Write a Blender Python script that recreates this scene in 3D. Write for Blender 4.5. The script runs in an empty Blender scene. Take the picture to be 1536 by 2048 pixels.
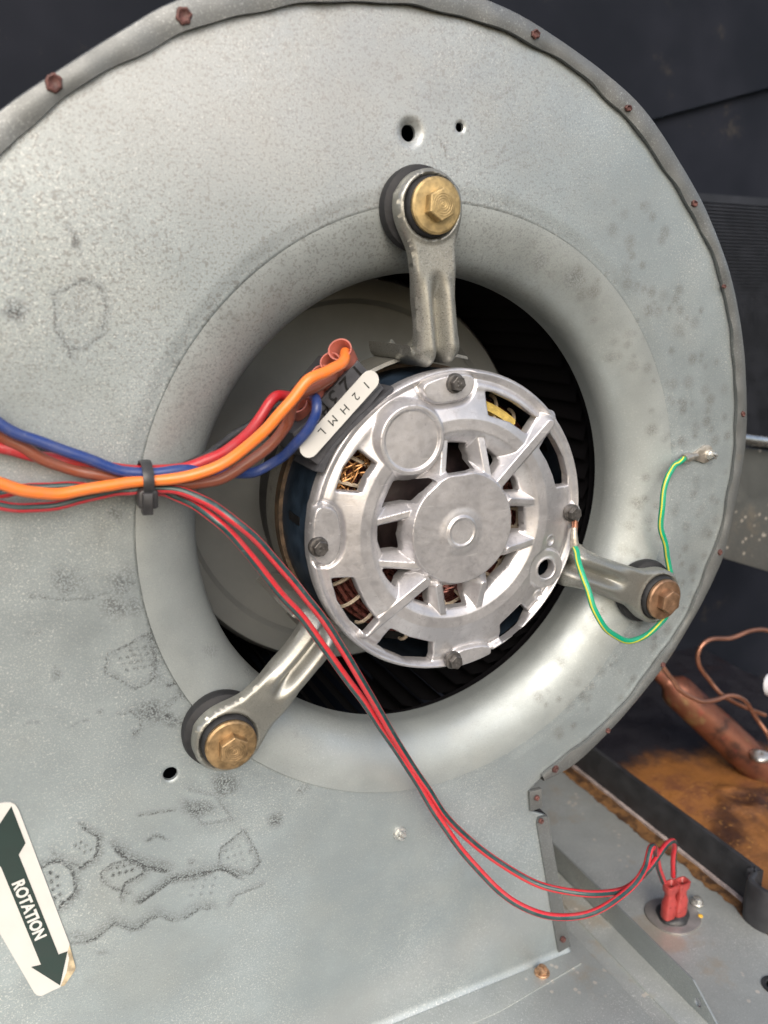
import bpy, bmesh, math, random
import numpy as np
from mathutils import Matrix, Vector

# ------------------------------------------------------------------ camera, world, sun, exposure
# Everything is built in "plate space": x right, y up along the blower side plate, z out of the plate.
# At the very end all top-level objects are turned so that the plate stands upright (world Z up).
# One unit = the radius of the inlet ring (about 145 mm).
sc = bpy.context.scene
sc.unit_settings.scale_length = 0.145
MCV = np.array([[0.9044105577162983, 0.0, -0.42666326662989656], [-0.10679032580127808, 0.9681704418774044, -0.2263665650889467], [0.41308276338592376, 0.25029182063126126, 0.8756235693027783]])
TCV = np.array([0.198841451199501, 0.023134612000265144, 2.7327202958894445])
FPX = 1625.9837351164663
PW, PH = 1536, 2048
flip = np.array([1., -1., -1.])
CAMP = (-MCV.T @ TCV) * flip
UP = Matrix.Rotation(math.pi/2, 4, 'X')           # plate space -> upright world

cam = bpy.data.cameras.new("camera")
co = bpy.data.objects.new("camera", cam); sc.collection.objects.link(co); sc.camera = co
cam.sensor_fit = 'VERTICAL'; cam.sensor_height = 36; cam.lens = 36*FPX/PH
cam.clip_start = 0.01; cam.clip_end = 100
r_, d_, f_ = MCV[0]*flip, MCV[1]*flip, MCV[2]*flip
cm = Matrix(((r_[0], -d_[0], -f_[0], CAMP[0]), (r_[1], -d_[1], -f_[1], CAMP[1]), (r_[2], -d_[2], -f_[2], CAMP[2]), (0, 0, 0, 1)))
co.matrix_world = UP @ cm
cam.dof.use_dof = True; cam.dof.focus_distance = 2.72; cam.dof.aperture_fstop = 1.3

w = bpy.data.worlds.new("World"); sc.world = w; w.use_nodes = True
SUN = Vector((-0.28, -0.78, 0.60)).normalized()   # upright world, towards the sun
sky = w.node_tree.nodes.new('ShaderNodeTexSky'); sky.sky_type = 'NISHITA'; sky.sun_disc = False
sky.sun_elevation = math.asin(SUN.z); sky.sun_rotation = math.atan2(SUN.x, SUN.y)
sky.air_density = 1.0; sky.dust_density = 4.0; sky.ozone_density = 0.6
bg = w.node_tree.nodes['Background']; bg.inputs[1].default_value = 0.15
w.node_tree.links.new(sky.outputs[0], bg.inputs[0])
sl = bpy.data.lights.new("sun", 'SUN'); sl.energy = 1.2; sl.angle = math.radians(40); sl.color = (1, .985, .965)
so = bpy.data.objects.new("sun", sl); sc.collection.objects.link(so)
so.rotation_euler = SUN.to_track_quat('Z', 'Y').to_euler()
sc.view_settings.view_transform = 'Standard'; sc.view_settings.look = 'None'
sc.view_settings.exposure = 0.54; sc.view_settings.gamma = 1
KEEP = {co, so}

# ------------------------------------------------------------------ pixel of the photograph -> point at a real depth
def ray(px, py):
    d = MCV.T @ np.array([(px-768)/FPX, (py-1024)/FPX, 1.])
    return d*flip
def U(px, py, z=0.0):
    d = ray(px, py); t = (z-CAMP[2])/d[2]
    return np.array(CAMP + t*d)
FLOOR = -2.003
def UF(px, py, h=0.0):
    d = ray(px, py); t = (FLOOR+h-CAMP[1])/d[1]
    return np.array(CAMP + t*d)
def PX(X, Y, Z):
    C = np.stack([X, -Y, -Z], -1) @ MCV.T + TCV
    return 768+FPX*C[..., 0]/C[..., 2], 1024+FPX*C[..., 1]/C[..., 2]

# ------------------------------------------------------------------ objects
def tag(o, label=None, cat=None, group=None, kind=None):
    if label: o['label'] = label
    if cat: o['category'] = cat
    if group: o['group'] = group
    if kind: o['kind'] = kind
    return o
def thing(name, loc, label, cat, group=None):
    o = bpy.data.objects.new(name, None); sc.collection.objects.link(o); o.location = Vector(loc)
    o.empty_display_size = .05
    return tag(o, label, cat, group)
def wloc(o):
    v = Vector((0, 0, 0))
    while o is not None: v += o.location; o = o.parent
    return v
def finish(name, me, mats, parent=None, ang=35):
    for m in (mats if isinstance(mats, (list, tuple)) else [mats]): me.materials.append(m)
    me.polygons.foreach_set('use_smooth', [True]*len(me.polygons))
    if ang is not None: me.set_sharp_from_angle(angle=math.radians(ang))
    me.update()
    o = bpy.data.objects.new(name, me); sc.collection.objects.link(o)
    if parent is not None: o.parent = parent
    return o
def mesh(name, V, F, mats, parent=None, ang=35, mi=None):
    V = np.asarray(V, float)
    if parent is not None: V = V - np.array(wloc(parent))
    me = bpy.data.meshes.new(name)
    me.from_pydata(V.tolist(), [], [tuple(int(i) for i in f) for f in F])
    if mi is not None: me.polygons.foreach_set('material_index', [int(i) for i in mi])
    bm = bmesh.new(); bm.from_mesh(me); bmesh.ops.recalc_face_normals(bm, faces=bm.faces); bm.to_mesh(me); bm.free()
    return finish(name, me, mats, parent, ang)
class MB:
    def __init__(s): s.V = []; s.F = []; s.mi = []
    def add(s, V, F, mi=0):
        b = len(s.V); s.V += [tuple(v) for v in V]; s.F += [tuple(b+i for i in f) for f in F]
        s.mi += (list(mi) if hasattr(mi, '__len__') else [mi]*len(F))
    def build(s, name, mats, parent=None, ang=35): return mesh(name, s.V, s.F, mats, parent, ang, s.mi)
def frame(n):
    n = np.array(n, float); n /= np.linalg.norm(n)
    a = np.array([1., 0, 0]) if abs(n[0]) < .8 else np.array([0, 1., 0])
    x = np.cross(a, n); x /= np.linalg.norm(x)
    return x, np.cross(n, x), n
def lathe(mb, c, n, prof, seg=48, mi=0, caps=True, a0=0, a1=2*math.pi, xa=None):
    """prof: list of (radius, height along n)"""
    x, y, n = frame(n)
    if xa is not None: x = np.array(xa, float); y = np.cross(n, x)
    c = np.array(c, float); V = []; full = abs(a1-a0-2*math.pi) < 1e-6
    ns = seg if full else seg+1
    for r, h in prof:
        for k in range(ns):
            a = a0+(a1-a0)*k/seg
            V.append(c+n*h+(x*math.cos(a)+y*math.sin(a))*r)
    F = []
    for i in range(len(prof)-1):
        for k in range(seg):
            k2 = (k+1) % ns
            F.append((i*ns+k, i*ns+k2, (i+1)*ns+k2, (i+1)*ns+k))
    if caps and full:
        if prof[0][0] > 1e-6: F.append(tuple(range(ns))[::-1])
        if prof[-1][0] > 1e-6: F.append(tuple((len(prof)-1)*ns+k for k in range(ns)))
    mb.add(V, F, mi)
def prism(mb, c, n, pts, h0, h1, xa=None, bevel=0, mi=0, ya=None):
    """extruded 2D polygon, pts in (x,y) of the frame"""
    x, y, n = frame(n)
    if xa is not None: x = np.array(xa, float); x /= np.linalg.norm(x); y = np.cross(n, x)
    c = np.array(c, float); N = len(pts); P = np.array(pts, float); cen = P.mean(0)
    rings = [(0, h0), (0, h1)] if not bevel else [(0, h0), (0, h1-bevel), (bevel*.3, h1-bevel*.3), (bevel, h1)]
    V = []
    for b, h in rings:
        Q = P if b == 0 else P-(P-cen)/np.linalg.norm(P-cen, axis=1)[:, None]*b
        V += [c+x*q[0]+y*q[1]+n*h for q in Q]
    F = [tuple(range(N))[::-1]]
    for i in range(len(rings)-1):
        for k in range(N): F.append((i*N+k, i*N+(k+1) % N, (i+1)*N+(k+1) % N, (i+1)*N+k))
    F.append(tuple((len(rings)-1)*N+k for k in range(N)))
    mb.add(V, F, mi)
def spline(pts, n=12):
    P = np.array(pts, float); out = []
    P = np.vstack([2*P[0]-P[1], P, 2*P[-1]-P[-2]])
    for i in range(1, len(P)-2):
        p0, p1, p2, p3 = P[i-1:i+3]
        for k in range(n):
            t = k/n
            out.append(.5*((2*p1)+(-p0+p2)*t+(2*p0-5*p1+4*p2-p3)*t*t+(-p0+3*p1-3*p2+p3)*t**3))
    out.append(P[-2]); return np.array(out)
def tube(mb, path, rad, seg=14, mi=None, twist=0, ref=None):
    """parallel-transported tube; mi(k, i) gives the material of face k round, i along"""
    P = np.array(path, float); N = len(P)
    R = np.array([rad]*N if not hasattr(rad, '__len__') else rad)
    T = np.gradient(P, axis=0); T /= np.linalg.norm(T, axis=1)[:, None]
    u = np.cross(T[0], [0.1, .2, 1]); u /= np.linalg.norm(u); V = []
    if ref is not None: ref = np.array(ref, float)
    for i in range(N):
        if ref is not None: u = u*.6+ref/np.linalg.norm(ref)*.8
        u = u-T[i]*(u@T[i]); u /= np.linalg.norm(u); v = np.cross(T[i], u)
        for k in range(seg):
            a = 2*math.pi*k/seg+twist*i
            V.append(P[i]+R[i]*(u*math.cos(a)+v*math.sin(a)))
    F = []; M = []
    for i in range(N-1):
        for k in range(seg):
            F.append((i*seg+k, i*seg+(k+1) % seg, (i+1)*seg+(k+1) % seg, (i+1)*seg+k)); M.append(mi(k, i) if mi else 0)
    F.append(tuple(range(seg))[::-1]); F.append(tuple((N-1)*seg+k for k in range(seg))); M += [0, 0]
    mb.add(V, F, M)
def gridmesh(name, fn, nu, nv, mats, parent=None, ang=35, attr=None):
    u, v = np.meshgrid(np.linspace(0, 1, nu), np.linspace(0, 1, nv), indexing='ij')
    P = fn(u, v).reshape(-1, 3)
    if parent is not None: P = P-np.array(wloc(parent))
    idx = np.arange(nu*nv).reshape(nu, nv)
    Q = np.stack([idx[:-1, :-1], idx[1:, :-1], idx[1:, 1:], idx[:-1, 1:]], -1).reshape(-1, 4)
    return bigmesh(name, P, Q, mats, parent, ang, attr)
def bigmesh(name, P, Q, mats, parent, ang, attr=None):
    me = bpy.data.meshes.new(name)
    me.vertices.add(len(P)); me.vertices.foreach_set('co', P.astype(np.float32).ravel())
    me.loops.add(Q.size); me.loops.foreach_set('vertex_index', Q.astype(np.int32).ravel())
    me.polygons.add(len(Q)); me.polygons.foreach_set('loop_start', np.arange(0, Q.size, 4, dtype=np.int32))
    me.update(calc_edges=True)
    if attr:
        for k, a in attr.items():
            at = me.attributes.new(k, 'FLOAT', 'POINT'); at.data.foreach_set('value', a.astype(np.float32).ravel())
    return finish(name, me, mats, parent, ang)
def sdfmesh(name, x0, x1, y0, y1, cell, sdf, height, mats, parent=None, edge=.01, drop=.006, depth=.03, fmap=None, ang=35, attr=None, blur=0):
    nx, ny = int((x1-x0)/cell)+1, int((y1-y0)/cell)+1
    X, Y = np.meshgrid(x0+cell*np.arange(nx), y0+cell*np.arange(ny), indexing='ij')
    D = sdf(X, Y)
    for _ in range(blur):
        D[1:-1, 1:-1] = (D[1:-1, 1:-1]*4+(D[:-2, 1:-1]+D[2:, 1:-1]+D[1:-1, :-2]+D[1:-1, 2:])*2+D[:-2, :-2]+D[2:, 2:]+D[:-2, 2:]+D[2:, :-2])/16
    gx, gy = np.gradient(D, cell); g2 = np.maximum(gx*gx+gy*gy, .25)
    near = np.abs(D) < .75*cell
    X = np.where(near, X-D*gx/g2, X); Y = np.where(near, Y-D*gy/g2, Y)
    D = np.where(near, 0, D); ins = D <= 0
    H = height(X, Y)
    e = np.clip(1+D/edge, 0, 1); H = H-drop*(1-np.sqrt(np.maximum(1-e*e, 0)))
    idx = np.arange(nx*ny).reshape(nx, ny)
    K = ins[:-1, :-1] & ins[1:, :-1] & ins[1:, 1:] & ins[:-1, 1:]
    Q = np.stack([idx[:-1, :-1], idx[1:, :-1], idx[1:, 1:], idx[:-1, 1:]], -1)[K]
    P = np.stack([X, Y, H], -1).reshape(-1, 3)
    E = np.concatenate([Q[:, [0, 1]], Q[:, [1, 2]], Q[:, [2, 3]], Q[:, [3, 0]]])
    key = np.sort(E, 1); key = key[:, 0].astype(np.int64)*(nx*ny)+key[:, 1]
    uq, inv, cnt = np.unique(key, return_inverse=True, return_counts=True)
    B = E[cnt[inv] == 1]
    bv = np.unique(B); nb = len(P); low = P[bv].copy(); low[:, 2] -= depth
    mp = np.zeros(nb, int); mp[bv] = nb+np.arange(len(bv))
    Q2 = np.stack([B[:, 1], B[:, 0], mp[B[:, 0]], mp[B[:, 1]]], -1)
    P = np.vstack([P, low]); Q = np.vstack([Q, Q2])
    A = {}
    if attr:
        for k, fn in attr.items():
            a = fn(X, Y).ravel(); A[k] = np.concatenate([a, a[bv]])
    used = np.unique(Q); m2 = np.zeros(len(P), int); m2[used] = np.arange(len(used))
    P = P[used]; Q = m2[Q]; A = {k: a[used] for k, a in A.items()}
    if fmap: P = fmap(P)
    if parent is not None: P = P-np.array(wloc(parent))
    return bigmesh(name, P, Q, mats, parent, ang, A)
# 2D distance fields
def sd_circle(X, Y, cx, cy, r): return np.hypot(X-cx, Y-cy)-r
def sd_seg(X, Y, a, b):
    ax, ay = a[:2]; bx, by = b[:2]; dx, dy = bx-ax, by-ay
    t = np.clip(((X-ax)*dx+(Y-ay)*dy)/(dx*dx+dy*dy+1e-12), 0, 1)
    return np.hypot(X-ax-t*dx, Y-ay-t*dy)
def sd_poly(X, Y, P):
    d = np.full(X.shape, 1e9); ins = np.zeros(X.shape, bool); n = len(P)
    for i in range(n):
        a, b = P[i], P[(i+1) % n]
        d = np.minimum(d, sd_seg(X, Y, a, b))
        c = (a[1] > Y) != (b[1] > Y)
        with np.errstate(all='ignore'): xi = (b[0]-a[0])*(Y-a[1])/(b[1]-a[1]+1e-15)+a[0]
        ins ^= c & (X < xi)
    return np.where(ins, -d, d)
def smax(a, b, k): h = np.clip(.5+.5*(a-b)/k, 0, 1); return b*(1-h)+a*h+k*h*(1-h)
def smin(a, b, k): return -smax(-a, -b, k)
def sstep(a, b, x): t = np.clip((x-a)/(b-a), 0, 1); return t*t*(3-2*t)

# ------------------------------------------------------------------ materials
class NT:
    def __init__(s, name):
        s.m = bpy.data.materials.new(name); s.m.use_nodes = True; s.t = s.m.node_tree
        s.b = s.t.nodes['Principled BSDF']; s.tc = s.t.nodes.new('ShaderNodeTexCoord')
    def n(s, typ, **k):
        o = s.t.nodes.new(typ)
        for a, v in k.items(): setattr(o, a, v)
        return o
    def l(s, a, b): s.t.links.new(a, b)
    def noise(s, scale, detail=4, rough=.55, stretch=None, coord=None, dist=0):
        v = coord or s.tc.outputs['Object']
        if stretch:
            mp = s.n('ShaderNodeMapping'); mp.inputs['Scale'].default_value = stretch; s.l(v, mp.inputs[0]); v = mp.outputs[0]
        o = s.n('ShaderNodeTexNoise'); o.inputs['Scale'].default_value = scale; o.inputs['Detail'].default_value = detail
        o.inputs['Roughness'].default_value = rough; o.inputs['Distortion'].default_value = dist; s.l(v, o.inputs['Vector']); return o.outputs[0]
    def vor(s, scale, out='Distance', feature='F1'):
        o = s.n('ShaderNodeTexVoronoi'); o.feature = feature; o.inputs['Scale'].default_value = scale; s.l(s.tc.outputs['Object'], o.inputs['Vector']); return o.outputs[out]
    def ramp(s, v, a, b, lo=0., hi=1.):
        o = s.n('ShaderNodeMapRange'); o.interpolation_type = 'SMOOTHSTEP'
        o.inputs[1].default_value = a; o.inputs[2].default_value = b; o.inputs[3].default_value = lo; o.inputs[4].default_value = hi
        s.l(v, o.inputs[0]); return o.outputs[0]
    def math(s, op, a, b=None):
        o = s.n('ShaderNodeMath', operation=op)
        for i, x in enumerate((a, b)):
            if x is None: continue
            if isinstance(x, (int, float)): o.inputs[i].default_value = x
            else: s.l(x, o.inputs[i])
        return o.outputs[0]
    def mix(s, fac, a, b):
        o = s.n('ShaderNodeMix', data_type='RGBA')
        if isinstance(fac, (int, float)): o.inputs[0].default_value = fac
        else: s.l(fac, o.inputs[0])
        for i, x in ((6, a), (7, b)):
            if isinstance(x, tuple): o.inputs[i].default_value = (*x, 1)
            else: s.l(x, o.inputs[i])
        return o.outputs[2]
    def attr(s, k): o = s.n('ShaderNodeAttribute'); o.attribute_name = k; return o.outputs['Fac']
    def out(s, col=None, rough=None, metal=None, bump=None, bs=.3, bd=.01, spec=None):
        for k, v in (('Base Color', col), ('Roughness', rough), ('Metallic', metal)):
            if v is None: continue
            if isinstance(v, (int, float)): s.b.inputs[k].default_value = v
            elif isinstance(v, tuple): s.b.inputs[k].default_value = (*v, 1)
            else: s.l(v, s.b.inputs[k])
        if spec is not None: s.b.inputs['Specular IOR Level'].default_value = spec
        if bump is not None:
            o = s.n('ShaderNodeBump'); o.inputs['Strength'].default_value = bs; o.inputs['Distance'].default_value = bd
            s.l(bump, o.inputs['Height']); s.l(o.outputs[0], s.b.inputs['Normal'])
        return s.m

def galv(name, col=(.345, .385, .385), speck=.5, pale=.35, blot=.35, dirt=False, rough=.42, metal=.5, stain=0, ring=0):
    t = NT(name)
    big = t.noise(1.6, 5, .6); mid = t.noise(9, 5, .6); fine = t.noise(230, 2, .5); fine2 = t.noise(100, 2, .6)
    c = t.mix(t.ramp(big, .35, .68), tuple(x*.86 for x in col), tuple(x*1.12 for x in col))
    c = t.mix(t.ramp(mid, .3, .75, 0, .35), c, (col[0]*.86, col[1]*.85, col[2]*.82))
    # warm film of dust
    c = t.mix(t.ramp(t.noise(2.3, 3, .5), .5, .75, 0, .4), c, (col[0]*1.06, col[1]*.98, col[2]*.9))
    # dark specks, denser where the zinc is worn
    dens = t.noise(1.1, 3, .5)
    sp = t.math('MULTIPLY', t.ramp(fine, .58, .66), t.ramp(dens, .35, .6, .25, 1))
    sp2 = t.math('MULTIPLY', t.ramp(fine2, .66, .72), t.ramp(dens, .4, .7, .2, 1))
    sp = t.math('MULTIPLY', t.math('MAXIMUM', sp, sp2), speck)
    c = t.mix(sp, c, (.13, .13, .125))
    # pale zinc spangle
    wf = t.math('MAXIMUM', t.ramp(t.noise(140, 2, .6), .60, .68), t.math('MULTIPLY', t.ramp(t.noise(240, 2, .6), .54, .64), .5))
    wf = t.math('MULTIPLY', wf, t.ramp(t.noise(1.7, 3, .5), .4, .6, .3, 1)); wf = t.math('MULTIPLY', wf, pale)
    c = t.mix(wf, c, (.66, .68, .66))
    # round oxidation blots
    v = t.vor(13.0); b1 = t.ramp(v, .10, .32, 1, 0)
    b1 = t.math('MULTIPLY', b1, t.ramp(t.noise(60, 3, .6), .35, .6)); b1 = t.math('MULTIPLY', b1, t.ramp(t.noise(1.3, 2, .5), .5, .62))
    b1 = t.math('MULTIPLY', b1, blot)
    c = t.mix(b1, c, (.17, .17, .155))
    r = t.ramp(mid, .3, .7, rough-.06, rough+.1)
    met = metal
    if stain:
        st = t.ramp(t.noise(3.1, 6, .65), .55, .66, 0, stain); c = t.mix(st, c, (.42, .34, .24))
        v2 = t.vor(20.0); wh = t.math('MULTIPLY', t.ramp(t.math('ADD', v2, t.math('MULTIPLY', t.noise(50, 3), .25)), .26, .36, 1, 0), t.ramp(t.noise(2.4, 3, .5), .48, .56)); c = t.mix(t.math('MULTIPLY', wh, .8), c, (.66, .62, .55))
    if dirt:
        d = t.attr('dirt'); g = t.noise(170, 2, .6); g2 = t.noise(38, 3, .6)
        dm = t.math('MULTIPLY', d, t.ramp(g, .40, .56, .22, 1.45)); dm = t.math('MINIMUM', t.math('MULTIPLY', dm, t.ramp(g2, .3, .6, .6, 1.1)), .92)
        c = t.mix(dm, c, (.055, .058, .06))
        p = t.attr('spots'); pm = t.math('MULTIPLY', p, t.ramp(g, .38, .62, .3, 1)); c = t.mix(t.math('MULTIPLY', pm, .75), c, (.17, .17, .155))
        a = t.attr('speckle'); am = t.math('MULTIPLY', a, t.math('MAXIMUM', t.ramp(t.noise(125, 2, .5), .55, .63), t.ramp(t.noise(60, 2, .5), .62, .67)))
        c = t.mix(t.math('MULTIPLY', am, .5), c, (.13, .12, .11))
        wa = t.attr('warm'); c = t.mix(t.math('MULTIPLY', wa, .45), c, (col[0]*1.4, col[1]*1.2, col[2]*1.12))
        r = t.math('ADD', r, t.math('MULTIPLY', d, .3))
    return t.out(c, r, met, t.math('ADD', fine, t.math('MULTIPLY', mid, .6)), .12, .004)
def plain(name, col, rough=.5, metal=0., var=.15, scale=20, bs=.1, spec=None, fine=80):
    t = NT(name); a = t.noise(scale, 4, .6); f = t.noise(fine, 2, .5)
    c = t.mix(t.ramp(a, .3, .7), tuple(x*(1-var) for x in col), tuple(min(1, x*(1+var)) for x in col))
    return t.out(c, t.ramp(a, .3, .7, max(.05, rough-.06), rough+.08), metal, f, bs, .003, spec)
def insul(name, col, dust=.12):
    t = NT(name); a = t.noise(30, 4, .6)
    c = t.mix(t.ramp(a, .3, .75), col, tuple(min(1, x*.8+.03) for x in col))
    c = t.mix(t.ramp(t.noise(110, 3, .6), .6, .75, 0, dust), c, (.5, .48, .45))
    return t.out(c, t.ramp(a, .3, .7, .3, .42), 0, t.noise(140, 2), .05, .002)

M = {}
M['plate'] = galv('galvanised_plate', col=(.32,.365,.378), dirt=True, speck=.28, pale=.7, blot=.0)
M['ring'] = galv('galvanised_inlet_ring', dirt=True, col=(.36, .395, .395), speck=.2, pale=.3, blot=.35, rough=.44, metal=.48)
M['lip'] = galv('galvanised_flange', col=(.165, .175, .175), speck=.6, pale=.25, blot=.8, rough=.45)
M['floor'] = galv('galvanised_floor', col=(.43, .46, .45), speck=.2, pale=.9, blot=.1, rough=.42, stain=.5)
M['bracket'] = galv('galvanised_bracket', col=(.26, .285, .285), speck=.2, pale=.35, blot=.1, rough=.4)
M['backsteel'] = galv('dull_galvanised_panel', col=(.12, .13, .13), speck=.3, pale=.25, blot=.6, rough=.42, stain=.2)
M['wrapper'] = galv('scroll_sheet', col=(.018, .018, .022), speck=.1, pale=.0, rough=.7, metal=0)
t = NT('cast_aluminium'); a = t.noise(7, 5, .6); b = t.noise(45, 4, .65); c_ = t.noise(200, 2, .5)
col = t.mix(t.ramp(a, .35, .68), (.47, .465, .475), (.65, .64, .647)); col = t.mix(t.ramp(b, .5, .72, 0, .4), col, (.30, .29, .30))
scr = t.noise(14, 3, .5, stretch=(1, 9, 1), dist=.4); scr2 = t.noise(10, 3, .5, stretch=(16, 2, 1), dist=.6)
s1 = t.math('MAXIMUM', t.ramp(scr, .68, .72), t.ramp(scr2, .70, .73))
col = t.mix(t.math('MULTIPLY', s1, .5), col, (.8, .79, .79)); col = t.mix(t.ramp(t.noise(120, 2, .6), .68, .74, 0, .5), col, (.25, .24, .25))
M['cast'] = t.out(col, t.ramp(b, .3, .7, .34, .48), .72, t.math('ADD', b, t.math('MULTIPLY', c_, .8)), .1, .003)
M['arm'] = galv('zinc_plated_arm', col=(.32, .32, .29), speck=.7, pale=.3, blot=.6, rough=.4, metal=.7)
M['gold'] = plain('yellow_zinc_bolt', (.38, .28, .13), .5, .5, .35, 26, .3)
M['bronze'] = plain('tarnished_brown_bolt', (.25, .15, .09), .44, .6, .3, 26, .3)
M['goldbrown'] = plain('dull_gold_bolt', (.30, .20, .10), .46, .6, .4, 26, .3)
M['rubber'] = plain('black_rubber', (.014, .0145, .016), .7, 0, .4, 30, .3)
M['screw'] = plain('dark_steel_screw', (.10, .095, .09), .42, .6, .3, 50, .3)
M['zscrew'] = plain('bright_zinc_screw', (.6, .6, .57), .3, .8, .15, 50, .2)
M['rusty_screw'] = plain('rusty_screw', (.36, .22, .13), .45, .5, .4, 50, .5)
M['navy'] = plain('navy_painted_steel', (.012, .021, .034), .42, 0, .4, 12, .25)
M['blackmetal'] = plain('black_steel', (.012, .012, .014), .45, .2, .4, 12, .25)
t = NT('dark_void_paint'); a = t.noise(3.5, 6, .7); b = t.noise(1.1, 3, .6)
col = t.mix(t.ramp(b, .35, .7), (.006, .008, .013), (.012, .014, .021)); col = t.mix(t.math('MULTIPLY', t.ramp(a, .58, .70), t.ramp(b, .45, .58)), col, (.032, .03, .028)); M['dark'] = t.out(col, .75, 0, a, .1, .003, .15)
M['darkribs'] = plain('dark_coil_fins', (.016, .018, .024), .5, .2, .3, 6, .1)
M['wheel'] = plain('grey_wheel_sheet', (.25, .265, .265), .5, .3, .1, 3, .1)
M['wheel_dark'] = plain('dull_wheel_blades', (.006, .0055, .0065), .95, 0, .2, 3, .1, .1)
M['winding'] = plain('enamelled_copper_wire', (.16, .055, .045), .3, .6, .4, 60, .2)
M['winding2'] = plain('bright_copper_wire', (.32, .16, .06), .3, .7, .4, 60, .2)
M['rotor'] = plain('dark_rotor', (.035, .022, .022), .5, .3, .4, 20, .3)
M['seam'] = plain('dark_rusty_seam', (.075, .05, .03), .6, .2, .6, 30, .4)
M['string'] = plain('lacing_twine', (.5, .42, .32), .8, 0, .2, 90, .5)
M['yellow'] = plain('yellow_insulation_tape', (.62, .46, .13), .6, 0, .25, 24, .5)
M['block'] = plain('black_moulded_plastic', (.055, .056, .062), .5, 0, .15, 40, .15)
M['blacktxt'] = plain('gloss_black_relief', (.006, .006, .007), .35, 0, .1, 40, .1)
M['label'] = plain('cream_paper_label', (.57, .565, .535), .55, 0, .03, 10, .03)
M['ink'] = plain('black_print', (.012, .014, .014), .5, 0, .1, 10, .03)
M['greenink'] = plain('green_black_print', (.012, .028, .024), .45, 0, .12, 10, .03)
M['whiteink'] = plain('white_print', (.6, .6, .57), .5, 0, .03, 10, .03)
M['peel'] = plain('torn_label_fibre', (.42, .34, .22), .8, 0, .35, 40, .5)
M['w_blue'] = insul('blue_insulation', (.018, .045, .19)); M['w_orange'] = insul('orange_insulation', (.86, .20, .028), .06)
M['w_brown'] = insul('brown_insulation', (.24, .065, .032)); M['w_red'] = insul('red_insulation', (.42, .016, .022))
M['w_black'] = insul('black_insulation', (.016, .016, .018)); M['w_pinkred'] = insul('bright_red_insulation', (.52, .022, .032))
M['w_stripe'] = insul('dark_green_stripe', (.008, .045, .045)); M['w_green'] = insul('green_insulation', (.0, .32, .17)); M['w_yellow'] = insul('yellow_stripe', (.62, .60, .04))
M['boot'] = plain('pink_nylon_boot', (.60, .19, .14), .4, 0, .15, 25, .1)
M['boot'].node_tree.nodes['Principled BSDF'].inputs['Transmission Weight'].default_value = .35
M['redboot'] = plain('red_nylon_boot', (.40, .055, .05), .32, 0, .15, 25, .1)
M['redboot'].node_tree.nodes['Principled BSDF'].inputs['Transmission Weight'].default_value = .2
M['tie'] = plain('black_nylon_tie', (.03, .03, .032), .42, 0, .2, 40, .1)
M['tin'] = plain('tinned_terminal', (.50, .46, .40), .34, .75, .2, 40, .3)
M['copper'] = plain('copper_tube', (.34, .165, .11), .34, .75, .25, 8, .2)
M['solder'] = plain('silver_solder', (.42, .42, .40), .32, .8, .3, 20, .4)
t = NT('rusty_drain_pan'); a = t.noise(1.8, 5, .6, dist=.3); b = t.noise(6, 5, .65); c_ = t.noise(40, 4, .6)
col = t.mix(t.ramp(a, .36, .56), (.05, .022, .013), (.30, .125, .035)); col = t.mix(t.ramp(b, .50, .72, 0, .75), col, (.11, .035, .02))
col = t.mix(t.ramp(c_, .60, .7, 0, .55), col, (.5, .25, .07))
col = t.mix(t.ramp(t.math('ADD', t.math('ADD', t.attr('far_shade'), t.math('MULTIPLY', b, .5)), t.math('MULTIPLY', a, .7)), .98, 1.3), col, (.014, .013, .017)); M['rustpan'] = t.out(col, t.ramp(b, .3, .7, .35, .7), .1, c_, .6, .01)  # rust blends to near black at the far end: shade put into the colour
t = NT('heat_marked_copper'); a = t.noise(3.5, 6, .65, dist=.4); b = t.noise(14, 5, .6)
col = t.mix(t.ramp(a, .36, .52), (.05, .025, .02), (.17, .065, .038)); col = t.mix(t.ramp(a, .55, .66, 0, .9), col, (.25, .17, .08)); col = t.mix(t.ramp(b, .55, .68, 0, .5), col, (.25, .06, .045))
M['drier'] = t.out(col, .42, .55, b, .3, .006)
t = NT('rust_stained_edge'); a = t.noise(12, 6, .7); M['ruststain'] = t.out(t.mix(t.ramp(a, .4, .6), (.05, .025, .012), (.20, .10, .035)), .7, 0, a, .6, .006)
M['weld'] = plain('rusty_weld_spot', (.10, .042, .036), .6, .2, .4, 60, .5)
M['pan'] = plain('black_pan_plastic', (.026, .027, .030), .5, 0, .25, 12, .2)
M['panedge'] = plain('pale_pan_seam', (.34, .29, .28), .6, 0, .3, 20, .2)
M['plategrey'] = plain('grey_stamped_disc', (.27, .255, .245), .42, .5, .15, 14, .2)
M['epoxy'] = plain('black_epoxy', (.03, .031, .033), .5, 0, .4, 18, .8)
M['white'] = plain('white_plastic', (.75, .77, .82), .4, 0, .05, 10, .05)
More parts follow.
